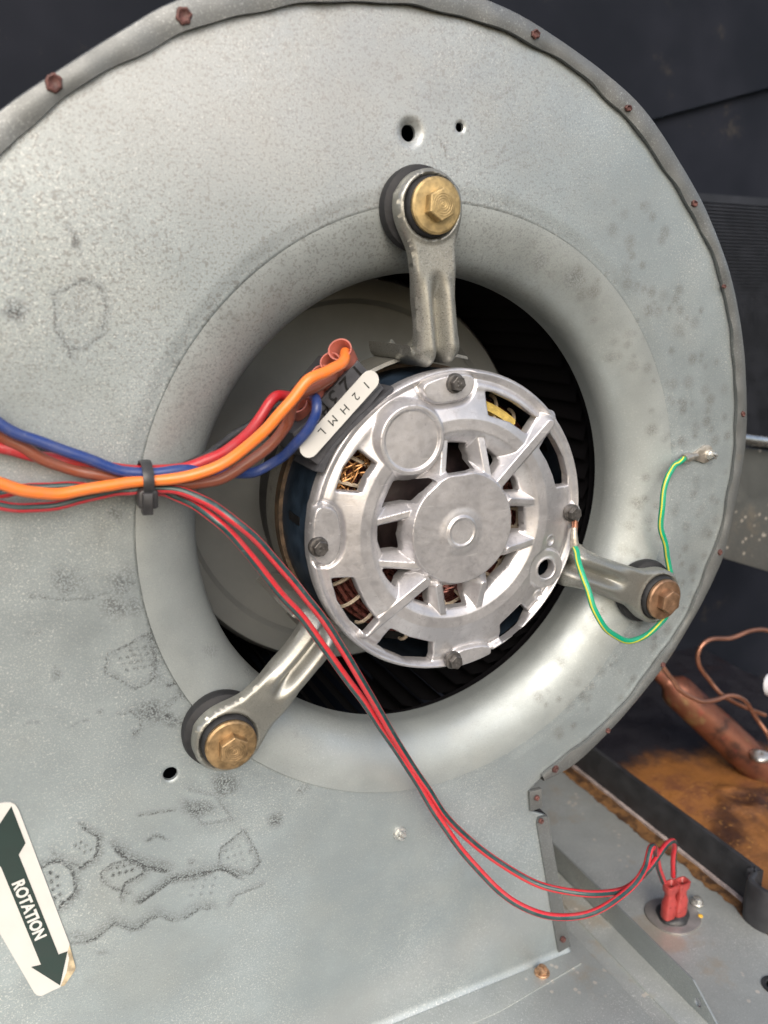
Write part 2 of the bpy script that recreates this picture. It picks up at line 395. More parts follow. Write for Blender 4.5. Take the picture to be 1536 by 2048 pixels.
# ================================================================== BLOWER HOUSING
housing = thing('blower_housing', (0, 0, 0), 'large galvanised steel scroll housing with round inlet filling the picture', 'blower housing')
out_px = [(1087,1561),(1148,1527),(1217,1462),(1276,1395),(1326,1332),(1362,1276),(1405,1200),(1443,1118),(1458,1057),(1477,966),(1490,878),(1491,790),(1485,690),(1463,565),(1423,450),(1378,360),(1298,235),(1218,155),(1078,55),(968,0),(820,-48),(660,-62),(500,-42),(350,5),(250,60),(115,145),(0,225),(-130,340),(-270,520),(-380,760),(-440,1050),(-470,1400),(-500,1900),(-520,2200)]
inn_px = [(1080,1552),(1131,1513),(1217,1442),(1271,1380),(1326,1305),(1370,1243),(1390,1197),(1425,1110),(1446,1048),(1458,981),(1471,893),(1472,834),(1471,746),(1465,690),(1453,600),(1418,490),(1368,400),(1318,320),(1243,225),(1143,135),(1048,80),(918,30),(768,5),(650,4),(500,25),(385,60),(280,108),(175,165),(50,260),(0,312),(-110,410),(-230,580),(-330,800),(-390,1060),(-420,1400),(-450,1900),(-470,2200)]
OUT = np.array([U(*p, .012)[:2] for p in out_px]); INN = np.array([U(*p, .012)[:2] for p in inn_px])
OUTS = spline(OUT, 10); INNS = spline(INN, 10)
def arclen(P): s = np.r_[0, np.cumsum(np.linalg.norm(np.diff(P, axis=0), axis=1))]; return s
def ang(P): return np.unwrap(np.arctan2(P[:, 1], P[:, 0]))
ao, ai = ang(OUTS), ang(INNS)
amax = min(ao[-1], ai[-1]); amin = max(ao[0], ai[0])
def rout(a): return np.interp(a, ao, np.hypot(*OUTS.T))
def rinn(a): return np.interp(a, ai, np.hypot(*INNS.T))
BX = U(1120, 1908)[0]; FL = FLOOR
# outline of the flat side plate
edge_pts = [tuple(p-.006*p/np.linalg.norm(p)) for p in OUTS[::2]]
duct = [U(*p)[:2] for p in ((1140,1892),(1094,1630))]
poly = edge_pts + [(-2.35, FL), (duct[0][0]-.004, FL), (duct[1][0]-.006, duct[1][1]), tuple(U(1060,1622)[:2]), tuple(U(1056,1584)[:2])]
holes = [(U(822,264), .0235), (U(921,254), .0135), (U(341,1549), .0225), (U(1349,1192), .017)]
def plate_sdf(X, Y):
    d = np.maximum(sd_poly(X, Y, poly), .998-np.hypot(X, Y))
    for c, r in holes: d = np.maximum(d, r-np.hypot(X-c[0], Y-c[1]))
    return d
def plate_h(X, Y):
    h = 0.0035*np.sin(2.1*X+1.3*Y)*np.cos(1.7*Y-.8*X) - .004*sstep(1.06, 1.0, np.hypot(X, Y))
    for c, r in holes[:1]: h = h-.012*np.exp(-((np.hypot(X-c[0], Y-c[1])-r)/.012)**2)
    h = h+.02*sstep(FL+.05, FL, Y)**2
    return h
# --- dirt on the plate: prints, rubs and scuffs of soot
def pxf(X, Y): return PX(X, Y, np.zeros_like(X))
blobs = [(30,620,28,26,0,.95),(590,1580,30,22,0,0),(395,1617,42,20,.1,.85),(450,1570,34,30,.2,.8),(553,1640,20,17,.5,.8),(382,1615,22,14,0,.5),(130,1165,34,36,0,.6),(245,1165,30,38,.3,.6),
 (230,1215,40,30,0,.62),(270,1215,26,24,0,.55),(112,1350,12,18,.3,.5),(165,1170,22,26,0,.4),(305,1425,40,28,.4,.8),(345,1400,34,10,-.8,.75),(360,1395,16,9,.7,.7),(395,1405,12,22,.6,.6),(320,1675,24,5,.1,.75),
 (303,1677,12,6,0,.8),(605,1580,17,13,0,.5),(150,480,10,44,-.35,.7),(60,545,9,8,0,.3),(160,600,26,70,.2,.25),(448,405,5,5,0,.8),(155,1870,22,12,.3,.5),(205,1905,16,5,.2,.45),
 (232,1025,20,20,0,.55),(885,285,3.5,16,-.25,1.),(889,302,4,11,-.35,.9),(1002,305,6,11,.7,.45),(1050,330,16,4,.3,.45),(640,1490,10,4,1.2,.3),(60,1447,24,5,-.2,.4),(160,1445,26,4,-.35,.4),(275,1465,8,6,.5,.7),(203,1425,8,8,0,.6),
 (320,1370,10,28,.7,.35),(418,1375,8,28,.6,.5),(545,1490,7,26,-.45,.5),(340,1440,30,14,.5,.6),(385,1722,8,10,.4,.55),(500,1700,11,10,0,.6),(240,985,30,18,0,.15)]
lines = [ # soot outlines of pressed tread prints: points, half width, strength
 ([(55,1268),(80,1266)],3,.3),
 ([(75,1742),(100,1724),(122,1722),(143,1738),(151,1775),(147,1788),(120,1812)],4,.85),
 ([(165,1655),(196,1673),(194,1703),(188,1716),(160,1734)],4,.8),([(105,1705),(130,1722),(155,1730)],5,.4),
 ([(232,1702),(200,1728),(206,1775),(240,1780)],3,.0),
 ([(232,1700),(255,1718),(285,1732),(330,1742)],6,.95),([(235,1703),(265,1722),(290,1738),(284,1748),(252,1765),(243,1778),(241,1795)],3.5,.75),([(290,1738),(262,1718),(222,1728),(203,1745),(202,1760),(225,1776),(256,1788)],3,.6),
 ([(280,1805),(320,1778),(345,1758),(395,1748),(440,1739),(455,1742),(475,1755)],4,.95),([(345,1762),(385,1755),(420,1745)],8,.5),
 ([(488,1660),(440,1698),(437,1730),(455,1738),(500,1748),(520,1725),(512,1700),(488,1660)],3.2,.55),
 ([(170,1885),(200,1870),(228,1846),(260,1858),(280,1857)],5,.6),([(275,1857),(300,1838),(318,1831),(346,1840)],5,.6),([(370,1836),(402,1815),(418,1817)],5,.6),
 ([(463,1808),(470,1792),(500,1780),(525,1770)],3,.45),([(140,1887),(190,1880)],3,.4),([(278,1631),(350,1621)],2,.6),
 ([(335,1118),(308,1135),(303,1170),(300,1198),(345,1228)],3.5,.6),([(303,1160),(328,1180)],6,.4),
 ([(303,1268),(278,1275),(262,1288),(215,1308),(210,1345),(270,1378),(300,1365),(312,1350)],3.5,.55),([(300,1275),(312,1310),(308,1350)],12,.5),
 ([(60,1194),(130,1200),(180,1197),(275,1165)],4,.45),([(357,1258),(320,1288)],3,.5),([(335,1373),(375,1362),(398,1330),(385,1318)],5,.6),
 ([(240,1430),(262,1424),(282,1440),(280,1458),(268,1468)],3,.6),([(330,1430),(370,1452)],4,.8),
 ([(105,590),(130,580),(165,560),(200,575),(212,620),(205,660)],4,.55),([(108,600),(110,660),(135,690),(140,715)],4,.6),([(120,690),(165,700),(205,670)],5,.45),
 ([(300,1005),(318,1030),(330,1045)],2,.5),([(1140,-10),(1142,-5)],1,.1),([(380,1580),(430,1590),(465,1640),(405,1648),(385,1620)],6,.32),([(820,395),(840,470)],1,.01),
 ([(590,1905),(600,1915)],1,.1),([(985,570),(1020,590)],2,.3),([(825,185),(870,205)],3,.25),([(860,175),(885,195)],3,.2),([(990,200),(1030,175)],4,.25),([(630,1510),(634,1548)],1.6,.5),([(980,335),(1060,300)],2,.22)]
dots = []
def dotgrid(cx, cy, dx, dy, ex, ey, n, m, r=3.2, s=.8):
    for i in range(n):
        for j in range(m): dots.append((cx+dx*i+ex*j, cy+dy*i+ey*j, r, s))
dotgrid(100,1745,3,17,14,8,4,2,3.6,.85); dotgrid(150,1690,10,7,12,-6,3,2,3,.6); dotgrid(222,1737,4,12,13,-3,2,4,3.4,.85); dotgrid(452,1702,4,14,13,-5,3,3,2.8,.4)
dotgrid(240,1318,7,11,15,-3,3,3,3.2,.6); dotgrid(262,1300,4,12,14,-2,4,3,4.2,.5); dotgrid(150,600,2,22,15,-4,4,4,3.2,.3); dotgrid(325,1150,3,11,8,-3,4,2,3,.6); dotgrid(390,1760,20,-2,-4,15,3,3,3,.35)
def dirt(X, Y):
    px, py = pxf(X, Y); D = np.zeros_like(px)
    m = px < 1120
    q, r = px[m], py[m]; d = np.zeros_like(q)
    q2 = q+3*np.sin(r/7.)+2*np.sin(q/5+r/9); r2 = r+3*np.sin(q/8.)
    for cx, cy, rx, ry, a, s in blobs:
        u = (q2-cx)*math.cos(a)+(r2-cy)*math.sin(a); v = -(q2-cx)*math.sin(a)+(r2-cy)*math.cos(a)
        d = np.maximum(d, s*.72*sstep(1.35, .1, np.sqrt((u/rx)**2+(v/ry)**2)))
    for P, wd, s in lines:
        for i in range(len(P)-1):
            g = sd_seg(q+.5*np.sin(r/4.), r, P[i], P[i+1]); d = np.maximum(d, s*1.05*sstep(wd*1.2, wd*.1, g))
            sx, sy = P[i+1][0]-P[i][0], P[i+1][1]-P[i][1]; side = (q-P[i][0])*sy-(r-P[i][1])*sx
            d = np.maximum(d, np.where(side > 0, s*.5*sstep(wd*5.5, 0, g), 0))
    for cx, cy, rr, s in dots: d = np.maximum(d, s*sstep(rr*1.7, rr*.5, np.hypot(q-cx, r-cy)))
    D[m] = d; return D
rs = np.random.RandomState(5)
sp_list = []
for k in range(200):                                # round oxidation spots on the right of the plate and ring
    a = rs.uniform(-1.05, 1.05); rr = rs.uniform(.86, 1.3); x, y = rr*math.cos(a), rr*math.sin(a)
    sp_list.append((x, y, rs.uniform(.010, .028), rs.uniform(.4, .95)))
def spots(X, Y):
    d = np.zeros_like(X)
    for x, y, r, s in sp_list: d = np.maximum(d, s*sstep(1.4, .3, np.hypot(X-x, Y-y)/r))
    return d
def speckle(X, Y):
    return sstep(1.5, .4, np.hypot((X+.75)/1.25, (Y-1.15)/.85))
def warm(X, Y):
    a = sstep(1.3, .2, np.hypot((X+.6)/1.1, (Y-1.35)/.5))
    return np.maximum(a, .5*sstep(.22, .0, np.abs(Y+1.86-.22*(X+.2))))
sdfmesh('side_plate', -2.35, 1.45, FL-.004, 1.95, .0052, plate_sdf, plate_h, M['plate'], housing, edge=.008, drop=.004, depth=.012,
        attr=dict(dirt=dirt, spots=spots, speckle=speckle, warm=warm))
# inlet ring: bellmouth that rolls into the throat
def ringf(u, v):
    a = u*2*math.pi; t = .10+(math.pi/2-.10)*np.minimum(v/.93, 1)
    wob = 1+.0016*np.sin(3*a)+.0012*np.sin(7*a+1)
    r = (1.001-.2*(np.sin(t)-math.sin(.1))/(1-math.sin(.1)))*wob; z = .001-.152*(math.cos(.1)-np.cos(t))/math.cos(.1)-np.maximum(v-.93, 0)/.07*.05
    return np.stack([r*np.cos(a), r*np.sin(a), z], -1)
nu, nv = 720, 60
uu, vv = np.meshgrid(np.linspace(0, 1, nu), np.linspace(0, 1, nv), indexing='ij')
RP = ringf(uu, vv)
rd = np.zeros((nu, nv))
for (cx, cy, rr, s) in [(1150,560,26,.5),(1080,520,20,.4),(500,1340,16,.4),(420,1300,20,.3)]:
    px, py = PX(RP[..., 0], RP[..., 1], RP[..., 2]); rd = np.maximum(rd, s*sstep(1.2, .3, np.hypot(px-cx, py-cy)/rr))
gridmesh('inlet_ring', lambda u, v: ringf(u, v), nu, nv, M['ring'], housing, 60,
         dict(dirt=rd*.6, spots=spots(RP[..., 0], RP[..., 1]), speckle=speckle(RP[..., 0], RP[..., 1])*.8, warm=warm(RP[..., 0], RP[..., 1])*0))
# crimped edge flange
def flange(u, v):
    a = amin+(amax-amin)*u
    ro = rout(a); ri = rinn(a)+.0025*np.sin(a*31)+.0015*np.sin(a*57+1)
    r = ri+(ro-ri)*np.clip((v-.12)/.70, 0, 1)
    wav = .0022*np.sin(a*31+.6)+.0015*np.sin(a*73)
    z = np.where(v < .12, .004+(.010)*v/.12, .016+wav*(1-v))
    z = z+.004*np.sin(np.clip((v-.12)/.7, 0, 1)*math.pi)
    k = np.clip((v-.82)/.18, 0, 1); z = z-.03*k**2; r = r+.006*np.sin(k*math.pi/2)
    return np.stack([r*np.cos(a), r*np.sin(a), z], -1)
gridmesh('edge_flange', flange, 1100, 26, M['lip'], housing, 50)
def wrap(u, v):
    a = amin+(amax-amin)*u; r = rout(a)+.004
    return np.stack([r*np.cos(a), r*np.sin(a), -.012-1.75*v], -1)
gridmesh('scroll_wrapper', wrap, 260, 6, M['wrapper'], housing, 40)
# outlet duct side, its flange strip and tab
def quadstrip(name, pts, zt, th, mat, parent, bevel=.003):
    mb = MB(); prism(mb, (0, 0, zt-th), (0, 0, 1), [tuple(p[:2]) for p in pts], 0, th, xa=(1, 0, 0), bevel=bevel); return mb.build(name, mat, parent)
z2 = .014
strip = [U(1075,1650,z2), U(1118,1906,z2), U(1141,1893,z2), U(1120,1770,z2), U(1096,1633,z2), U(1078,1636,z2)]
quadstrip('duct_flange', strip[::-1], z2, .016, M['lip'], housing)
quadstrip('flange_tab', [U(1060,1584,z2), U(1062,1623,z2), U(1085,1616,z2), U(1084,1578,z2)][::1], z2, .018, M['lip'], housing)
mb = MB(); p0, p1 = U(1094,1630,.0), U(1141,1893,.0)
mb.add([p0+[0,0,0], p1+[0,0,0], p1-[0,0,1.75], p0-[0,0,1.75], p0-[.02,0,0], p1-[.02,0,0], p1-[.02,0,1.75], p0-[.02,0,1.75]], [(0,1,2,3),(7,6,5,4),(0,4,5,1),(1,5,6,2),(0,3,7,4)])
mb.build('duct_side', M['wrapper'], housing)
# foot flange bent out along the floor
fc = [UF(1163,1926,.012), UF(1000,2017,.012)]
mb = MB(); prism(mb, (0, FL+.002, 0), (0, 1, 0), [(-2.35,-.02),(-2.35,-.20),(fc[1][0],-fc[1][2]-.01),(fc[0][0],-fc[0][2]),(BX+.04,-.02)][::-1], 0, .01, xa=(1,0,0), bevel=.002)
foot = mb.build('foot_flange', M['floor'], housing)
# spot welds
for k, (px, py, r, asp) in enumerate([(108,165,.030,.85),(368,31,.029,.9),(1072,68,.021,.8),(1258,216,.018,.7),(1390,407,.018,.8),(1449,573,.010,1),(1487,828,.016,.75),(1441,1105,.016,.8),(1327,1330,.014,1),(1217,1462,.014,1),(1112,1539,.019,.9),(1075,1597,.014,1),(1083,1643,.014,1.2),(1127,1880,.016,1.2)]):
    c = U(px, py, .0245); ca = math.atan2(c[1], c[0])+.35
    mb = MB(); rg = random.Random(k)
    rings = []
    N = 20
    for f, h in ((1.0, -.006), (.92, .0015), (.7, .003), (.45, -.001), (.0, -.002)):
        rings.append([(math.cos(2*math.pi*i/N)*r*f*asp*(1+.09*math.sin(2*i+k)+.05*math.sin(5*i)), math.sin(2*math.pi*i/N)*r*f*(1+.09*math.sin(2*i+k))) for i in range(N)])
        for (x, y) in rings[-1]: x *= .78; y *= .78; mb.V.append((c[0]+x*math.cos(ca)-y*math.sin(ca), c[1]+x*math.sin(ca)+y*math.cos(ca), c[2]+h))
    for j in range(4):
        for i in range(N): mb.F.append((j*N+i, j*N+(i+1) % N, (j+1)*N+(i+1) % N, (j+1)*N+i)); mb.mi.append(0)
    mb.build('spot_weld', M['weld'], housing)
# small screws of the housing
def hexpts(r, a=0): return [(r*math.cos(a+math.pi/3*k), r*math.sin(a+math.pi/3*k)) for k in range(6)]
def slotted_screw(name, c, n, r, mat, parent=None, slot=.6, headh=.02, washer=True):
    mb = MB(); x, y, nn = frame(n); c = np.array(c)
    if washer: lathe(mb, c, n, [(r*1.0, -.002), (r*1.0, .004), (r*.93, .007), (0, .0075)], 28)
    prism(mb, c, n, hexpts(r*.74, .3), .004, headh, bevel=.003)
    a = slot; dx = x*math.cos(a)+y*math.sin(a); dy = np.cross(nn, dx)
    for s in (-1, 1):                                # the slot is the gap between two raised halves
        pts = []
        for k in range(9):
            t = math.pi*k/8; pts.append((r*.6*math.cos(t), s*(r*.13+r*.45*math.sin(t))))
        prism(mb, c+nn*headh, n, pts[::s], -.001, .007, xa=dx, bevel=.0015)
    return mb.build(name, mat, parent)
slotted_screw('sheet_screw', U(799,1666,.002), (0,0,1), .026, M['zscrew'], housing, .9)
slotted_screw('foot_screw', UF(1084,1945,.014), (0,1,0), .032, M['rusty_screw'], housing, .3)

# ================================================================== WHEEL inside
wheel = thing('fan_wheel', (0, 0, -.9), 'grey squirrel cage wheel in the dark behind the motor', 'blower wheel')
ZD = -.78
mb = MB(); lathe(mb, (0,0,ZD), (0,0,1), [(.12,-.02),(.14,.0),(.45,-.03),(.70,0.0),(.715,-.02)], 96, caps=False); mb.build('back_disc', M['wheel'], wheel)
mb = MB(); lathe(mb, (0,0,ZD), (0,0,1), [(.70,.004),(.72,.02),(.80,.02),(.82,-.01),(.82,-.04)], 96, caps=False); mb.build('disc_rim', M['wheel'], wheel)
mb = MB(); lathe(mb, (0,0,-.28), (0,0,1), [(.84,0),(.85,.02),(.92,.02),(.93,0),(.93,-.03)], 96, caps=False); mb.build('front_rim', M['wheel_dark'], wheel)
mb = MB(); lathe(mb, (0,0,ZD), (0,0,1), [(.1,-.1),(.1,.12),(.05,.12),(.05,.2)], 32); mb.build('hub', M['blackmetal'], wheel)
me0 = None
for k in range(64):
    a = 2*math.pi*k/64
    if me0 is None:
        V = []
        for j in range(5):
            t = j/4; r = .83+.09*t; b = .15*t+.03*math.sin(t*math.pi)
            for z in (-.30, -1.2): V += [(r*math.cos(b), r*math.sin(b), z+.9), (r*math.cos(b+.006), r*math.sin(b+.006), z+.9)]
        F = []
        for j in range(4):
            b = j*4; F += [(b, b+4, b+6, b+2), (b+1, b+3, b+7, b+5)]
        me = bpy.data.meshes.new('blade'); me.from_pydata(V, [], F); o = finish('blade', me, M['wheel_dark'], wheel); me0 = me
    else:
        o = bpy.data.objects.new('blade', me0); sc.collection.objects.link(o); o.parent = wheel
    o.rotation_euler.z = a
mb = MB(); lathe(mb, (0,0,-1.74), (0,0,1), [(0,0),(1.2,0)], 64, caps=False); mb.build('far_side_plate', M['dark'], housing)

# ================================================================== MOTOR
motor = thing('electric_motor', (0, 0, -.2), 'round electric motor with cast aluminium end shield at centre of inlet', 'motor')
mb = MB(); lathe(mb, (0,0,0), (0,0,1), [(.485,.055),(.492,.045),(.492,-.22),(.486,-.225)], 128, caps=False); mb.build('body_shell', M['navy'], motor)
mb = MB(); lathe(mb, (0,0,0), (0,0,1), [(.486,-.22),(.505,-.222),(.505,-.265),(.486,-.268)], 128, caps=False); mb.build('seam_band', M['seam'], motor)
mb = MB(); lathe(mb, (0,0,0), (0,0,1), [(.486,-.26),(.488,-.50),(.47,-.55),(.40,-.57),(.12,-.53),(.1,-.6),(.04,-.62),(.04,-.75),(0,-.75)], 96, caps=False); mb.build('rear_shield', M['blackmetal'], motor)
for k in range(14):
    a = math.radians(150+k*26)
    x, y, n = np.array([0,0,1.]), np.array([-math.sin(a), math.cos(a), 0]), np.array([math.cos(a), math.sin(a), 0])
    mb = MB(); prism(mb, n*.489+np.array([0,0,-.10 if k % 2 else -.36]), n, [(-.05,-.014),(.05,-.014),(.05,.014),(-.05,.014)], 0, .0045, xa=x); mb.build('vent_slot', M['blacktxt'], motor)

# crop coordinates (region 560,660 enlarged 2.3273) -> motor plane
def C1(x, y, z=.085): return tuple(U(560+x/2.3273, 660+y/2.3273, z)[:2])
def C7(x, y, z=.085): return tuple(U(860+x/5.12, 740+y/5.12, z)[:2])
cut_rim = [
 [C1(962,285),C1(1005,292),C1(1110,342),C1(1203,408),C1(1140,482),C1(1065,428),C1(962,395)],
 [C7(1240,640),C7(1310,740),C7(1400,900),C7(1445,1080),C7(1440,1185),C7(1290,1200),C7(1255,1080),C7(1190,930),C7(1110,800)],
 [C1(1035,1455),C1(1028,1372),C1(1125,1275),C1(1172,1318),C1(1112,1405)],
 [C1(458,1470),C1(514,1387),C1(600,1428),C1(715,1455),C1(718,1550),C1(600,1545),C1(510,1508)],
 [C1(242,1160),C1(342,1150),C1(365,1210),C1(405,1285),C1(455,1350),C1(402,1420),C1(330,1355),C1(272,1265)],
 [C1(262,752),C1(300,640),C1(370,555),C1(444,620),C1(400,685),C1(372,755)]]
cut_in = [
 [C1(757,665),C1(787,525),C1(870,530),C1(888,590),C1(890,645),C1(800,660)],
 [C7(555,780),C7(710,900),C7(700,950),C7(590,1090)],
 [C7(745,1240),C7(865,1080),C7(900,1120),C7(935,1248)],
 [C1(1065,818),C1(1142,822),C1(1142,935),C1(1066,955)],
 [C1(1030,1050),C1(1112,1020),C1(1062,1105),C1(945,1228),C1(953,1155),C1(1000,1115)],
 [C1(762,1195),C1(870,1185),C1(866,1282),C1(775,1297)],
 [C1(680,1180),C1(697,1285),C1(625,1258)],
 [C1(470,1112),C1(600,1108),C1(605,1120),C1(540,1197),C1(500,1160)],
 [C1(455,912),C1(568,885),C1(560,960),C1(572,1030),C1(480,1040),C1(455,980)],
 [C1(475,832),C1(530,705),C1(620,708),C1(690,685),C1(708,697),C1(642,760),C1(612,797)]]
hole_c = C1(1229,1107)
cp = C1(600,508); R1a, R1b = C1(985,720), C1(1272,405)
rs_hub = C1(1396,842)
def shield_sdf(X, Y):
    d = np.hypot(X, Y)-.505
    d = smin(d, sd_seg(X, Y, R1a, R1b)-.021, .012)
    d = smin(d, sd_circle(X, Y, *C1(1368,865), .032), .03)
    for P in cut_rim+cut_in: d = np.maximum(d, -(sd_poly(X, Y, P)))
    d = np.maximum(d, .034-np.hypot(X-hole_c[0], Y-hole_c[1]))
    return d
ribs = [(C1(985,715),C1(1240,435),.0235,.125,.108),(C1(925,480),C1(945,690),.019,.095,.12),(C1(765,500),C1(735,700),.015,.09,.115),(C1(640,828),C1(440,895),.015,.118,.092),
        (C1(625,1085),C1(430,1083),.016,.118,.092),(C1(655,1160),C1(400,1410),.023,.125,.088),(C1(715,1180),C1(757,1345),.016,.12,.095),(C1(925,1170),C1(908,1320),.016,.12,.095),
        (C1(1040,1010),C1(1215,965),.015,.12,.095),(C1(1050,785),C1(1205,800),.015,.12,.092)]
pads = [[C1(655,262),C1(700,232),C1(800,203),C1(900,205),C1(905,262),C1(868,322),C1(780,340),C1(722,345),C1(672,318)],
        [C1(152,835),C1(200,815),C1(250,828),C1(278,880),C1(284,1000),C1(258,1075),C1(200,1100),C1(145,1060)],
        [C1(800,1520),C1(830,1485),C1(950,1460),C1(985,1480),C1(972,1520),C1(900,1560),C1(800,1590)]]
def roundpoly(P):
    for _ in range(3):
        Q = []
        for i in range(len(P)):
            a, c = P[i], P[(i+1) % len(P)]
            Q += [(a[0]*.75+c[0]*.25, a[1]*.75+c[1]*.25), (a[0]*.25+c[0]*.75, a[1]*.25+c[1]*.75)]
        P = Q
    return P
pads = [roundpoly(P) for P in pads]
def shield_h(X, Y):
    r = np.hypot(X, Y)
    h = .070+0*X
    h = h+.016*np.exp(-((r-.494)/.010)**2)-.010*np.exp(-((r-.474)/.008)**2)+.006*np.exp(-((r-.452)/.014)**2)
    ann = .104-.55*np.maximum(.315-r, 0)**1.3*3-.30*np.maximum(r-.35, 0)
    ann = np.where(r < .24, -.05, ann)
    h = np.where(r > .31, smax(h, ann, .02), ann)
    hub = .134-2.2*np.maximum(r-.183, 0)-.0015*(r/.18)**2
    h = smax(h, np.maximum(hub, -.03), .0035)
    for a, b, wd, ha, hb in ribs:
        L = math.hypot(b[0]-a[0], b[1]-a[1]); t = np.clip(((X-a[0])*(b[0]-a[0])+(Y-a[1])*(b[1]-a[1]))/L**2, 0, 1)
        d = sd_seg(X, Y, a, b); rib = ha+(hb-ha)*t-1.6*np.maximum(d-wd*.62, 0)
        h = smax(h, np.maximum(rib, -.05), .0035)
    # hub: turned boss in the middle
    c = C1(843,938,.134); q = np.hypot(X-c[0], Y-c[1])
    h = h+.006*sstep(.056, .049, q)-.003*sstep(.046, .040, q)+.004*sstep(.085, .055, q)
    # capacitor-size round pad
    q = np.hypot(X-cp[0], Y-cp[1]); padh = .112-1.8*np.maximum(q-.108, 0)
    h = np.where(q < .17, smax(h, padh, .006), h); h = h-.007*sstep(.096, .090, q)
    # screw pads: level islands with a stepped border
    for P in pads:
        d = sd_poly(X, Y, P); lv = .072+.020*sstep(.006, -.004, d)
        k = sstep(.012, .002, d); h = h*(1-k)+lv*k; h = h-.006*np.exp(-((d-.010)/.005)**2)
    q = np.hypot(X-hole_c[0], Y-hole_c[1]); k = sstep(.078, .066, q); h = h*(1-k)+.098*k; h = h+.003*np.exp(-((q-.038)/.006)**2)
    for c, rr in ((C1(1252,978), .015), (C1(1206,1240), .015)):
        q = np.hypot(X-c[0], Y-c[1])/rr; h = h-.007*np.exp(-(q*1.3)**2)+.003*np.exp(-((q-1.25)/.25)**2)
    q = np.hypot(X-C1(1368,865)[0], Y-C1(1368,865)[1]); h = np.maximum(h, .082-.6*np.maximum(q-.03, 0))
    # casting unevenness
    h = h+.0010*np.sin(7*X+2*np.sin(5*Y))*np.sin(6*Y+2*np.sin(4*X))
    return h
sdfmesh('end_shield', -.56, .56, -.56, .56, .0024, shield_sdf, shield_h, M['cast'], motor, edge=.006, drop=.004, depth=.034, ang=50, blur=2)
# capscrews round the rim
def hexbolt(mb, c, n, rf, rh, hh, rings=0, a=0.2):
    lathe(mb, c, n, [(rf, -.004), (rf, .006), (rf*.92, .010), (rh*.9, .012)], 36)
    prism(mb, c, n, hexpts(rh, a), .006, hh, bevel=rh*.1)
    if rings:
        prof = [(rh*.74, hh-.001)]
        for k in range(rings):
            r0 = rh*.72*(1-k/rings); prof += [(r0, hh+.0004), (r0-rh*.72/rings*.5, hh+.0010), (r0-rh*.72/rings*.9, hh+.0002)]
        lathe(mb, c, n, prof+[(0, hh)], 40, caps=False)
for k, (px, py, z) in enumerate(((919,768,.092),(643,1098,.092),(1153,1029,.088),(914,1326,.09))):
    mb = MB(); hexbolt(mb, U(px, py, z+.03)-[0,0,.03], (0,0,1), .031, .024, .032, 0, .3+k)
    c = U(px, py, z+.03)
    for j in range(3): lathe(mb, c+[.0075*math.cos(j*2.1), .0075*math.sin(j*2.1), 0], (0,0,1), [(.004,.001),(.004,.0028),(.0025,.0034)], 10)
    mb.build('rim_screw', M['screw'], motor, 20)
# field winding and its lacing, seen through the openings
mb = MB(); k = 0
for i in range(7):
    for j in range(7):
        u, v = (i-3)/3, (j-3)/3
        if u*u+v*v > 1.05 or v < -.4: continue
        n = 120; P = []
        ph = rs.uniform(0, 6.28)
        for s in range(n+1):
            a = 2*math.pi*s/n; bl = .75+.25*abs(math.sin(2*a+.6))
            P.append(((.375+.062*u*bl+.002*math.sin(5*a+ph))*math.cos(a), (.375+.062*u*bl+.002*math.sin(5*a+ph))*math.sin(a), -.075+.052*v*bl+.002*math.sin(7*a+ph)))
        tube(mb, P, .0105, 6)
mb.build('field_winding', M['winding'], motor)
mb = MB()
for i in range(26):
    P = []; n = 90; ph = rs.uniform(0, 6.28); r0 = .225+.085*i/26
    for s in range(n+1):
        a = math.radians(-140)+math.radians(175)*s/n
        rr = r0+.012*math.sin(6*a+ph); P.append((rr*math.cos(a), rr*math.sin(a), -.075+.03*math.sin(3.14*i/26)+.012*math.sin(9*a+ph)))
    tube(mb, P, .0042, 5)
mb.build('inner_winding', M['winding'], motor)
mb = MB()
for i in range(30):
    P = []; a0 = math.radians(150+rs.uniform(-16, 14)); r0 = .36+rs.uniform(0, .07); an = rs.uniform(-1.2, 1.2)
    for s in range(6):
        t = (s/5-.5)*.11; P.append((r0*math.cos(a0)+t*math.cos(an+1.2), r0*math.sin(a0)+t*math.sin(an+1.2), -.005+.01*math.sin(s+i)))
    tube(mb, P, .003, 5)
mb.build('loose_winding', M['winding2'], motor)
mb = MB()
for i in range(30):
    a = 2*math.pi*i/30; P = []
    for s in range(13):
        t = -1.0+2.0*s/12; P.append(((.375+.078*math.sin(t*1.5))*math.cos(a+.03*t), (.375+.078*math.sin(t*1.5))*math.sin(a+.03*t), -.075+.075*math.cos(t*1.5)))
    tube(mb, P, .0065, 6)
    P = [((.322)*math.cos(a+2*math.pi/30*q/6), (.322)*math.sin(a+2*math.pi/30*q/6), -.03+.004*math.sin(q)) for q in range(7)]
    tube(mb, P, .006, 6)
mb.build('lacing_twine', M['string'], motor)
for a0, a1, r0 in ((50, 84, .408), (236, 254, .398)):
    mb = MB(); lathe(mb, (0,0,-.0), (0,0,1), [(r0-.03,-.03),(r0-.02,.016),(r0-.005,.022),(r0+.008,.012),(r0+.014,-.04)], 30, caps=False, a0=math.radians(a0), a1=math.radians(a1), xa=(1,0,0)); mb.build('insulation_tape', M['yellow'], motor)
mb = MB(); lathe(mb, (0,0,-.15), (0,0,1), [(.485,0),(.30,-.01),(.20,-.06),(.20,-.3)], 64, caps=False); mb.build('stator_core', M['blackmetal'], motor)
mb = MB(); lathe(mb, (0,0,-.14), (0,0,1), [(.25,-.1),(.245,.0),(.2,.03),(.13,.05),(.06,.06),(.06,.1)], 64, caps=False); mb.build('rotor', M['rotor'], motor)
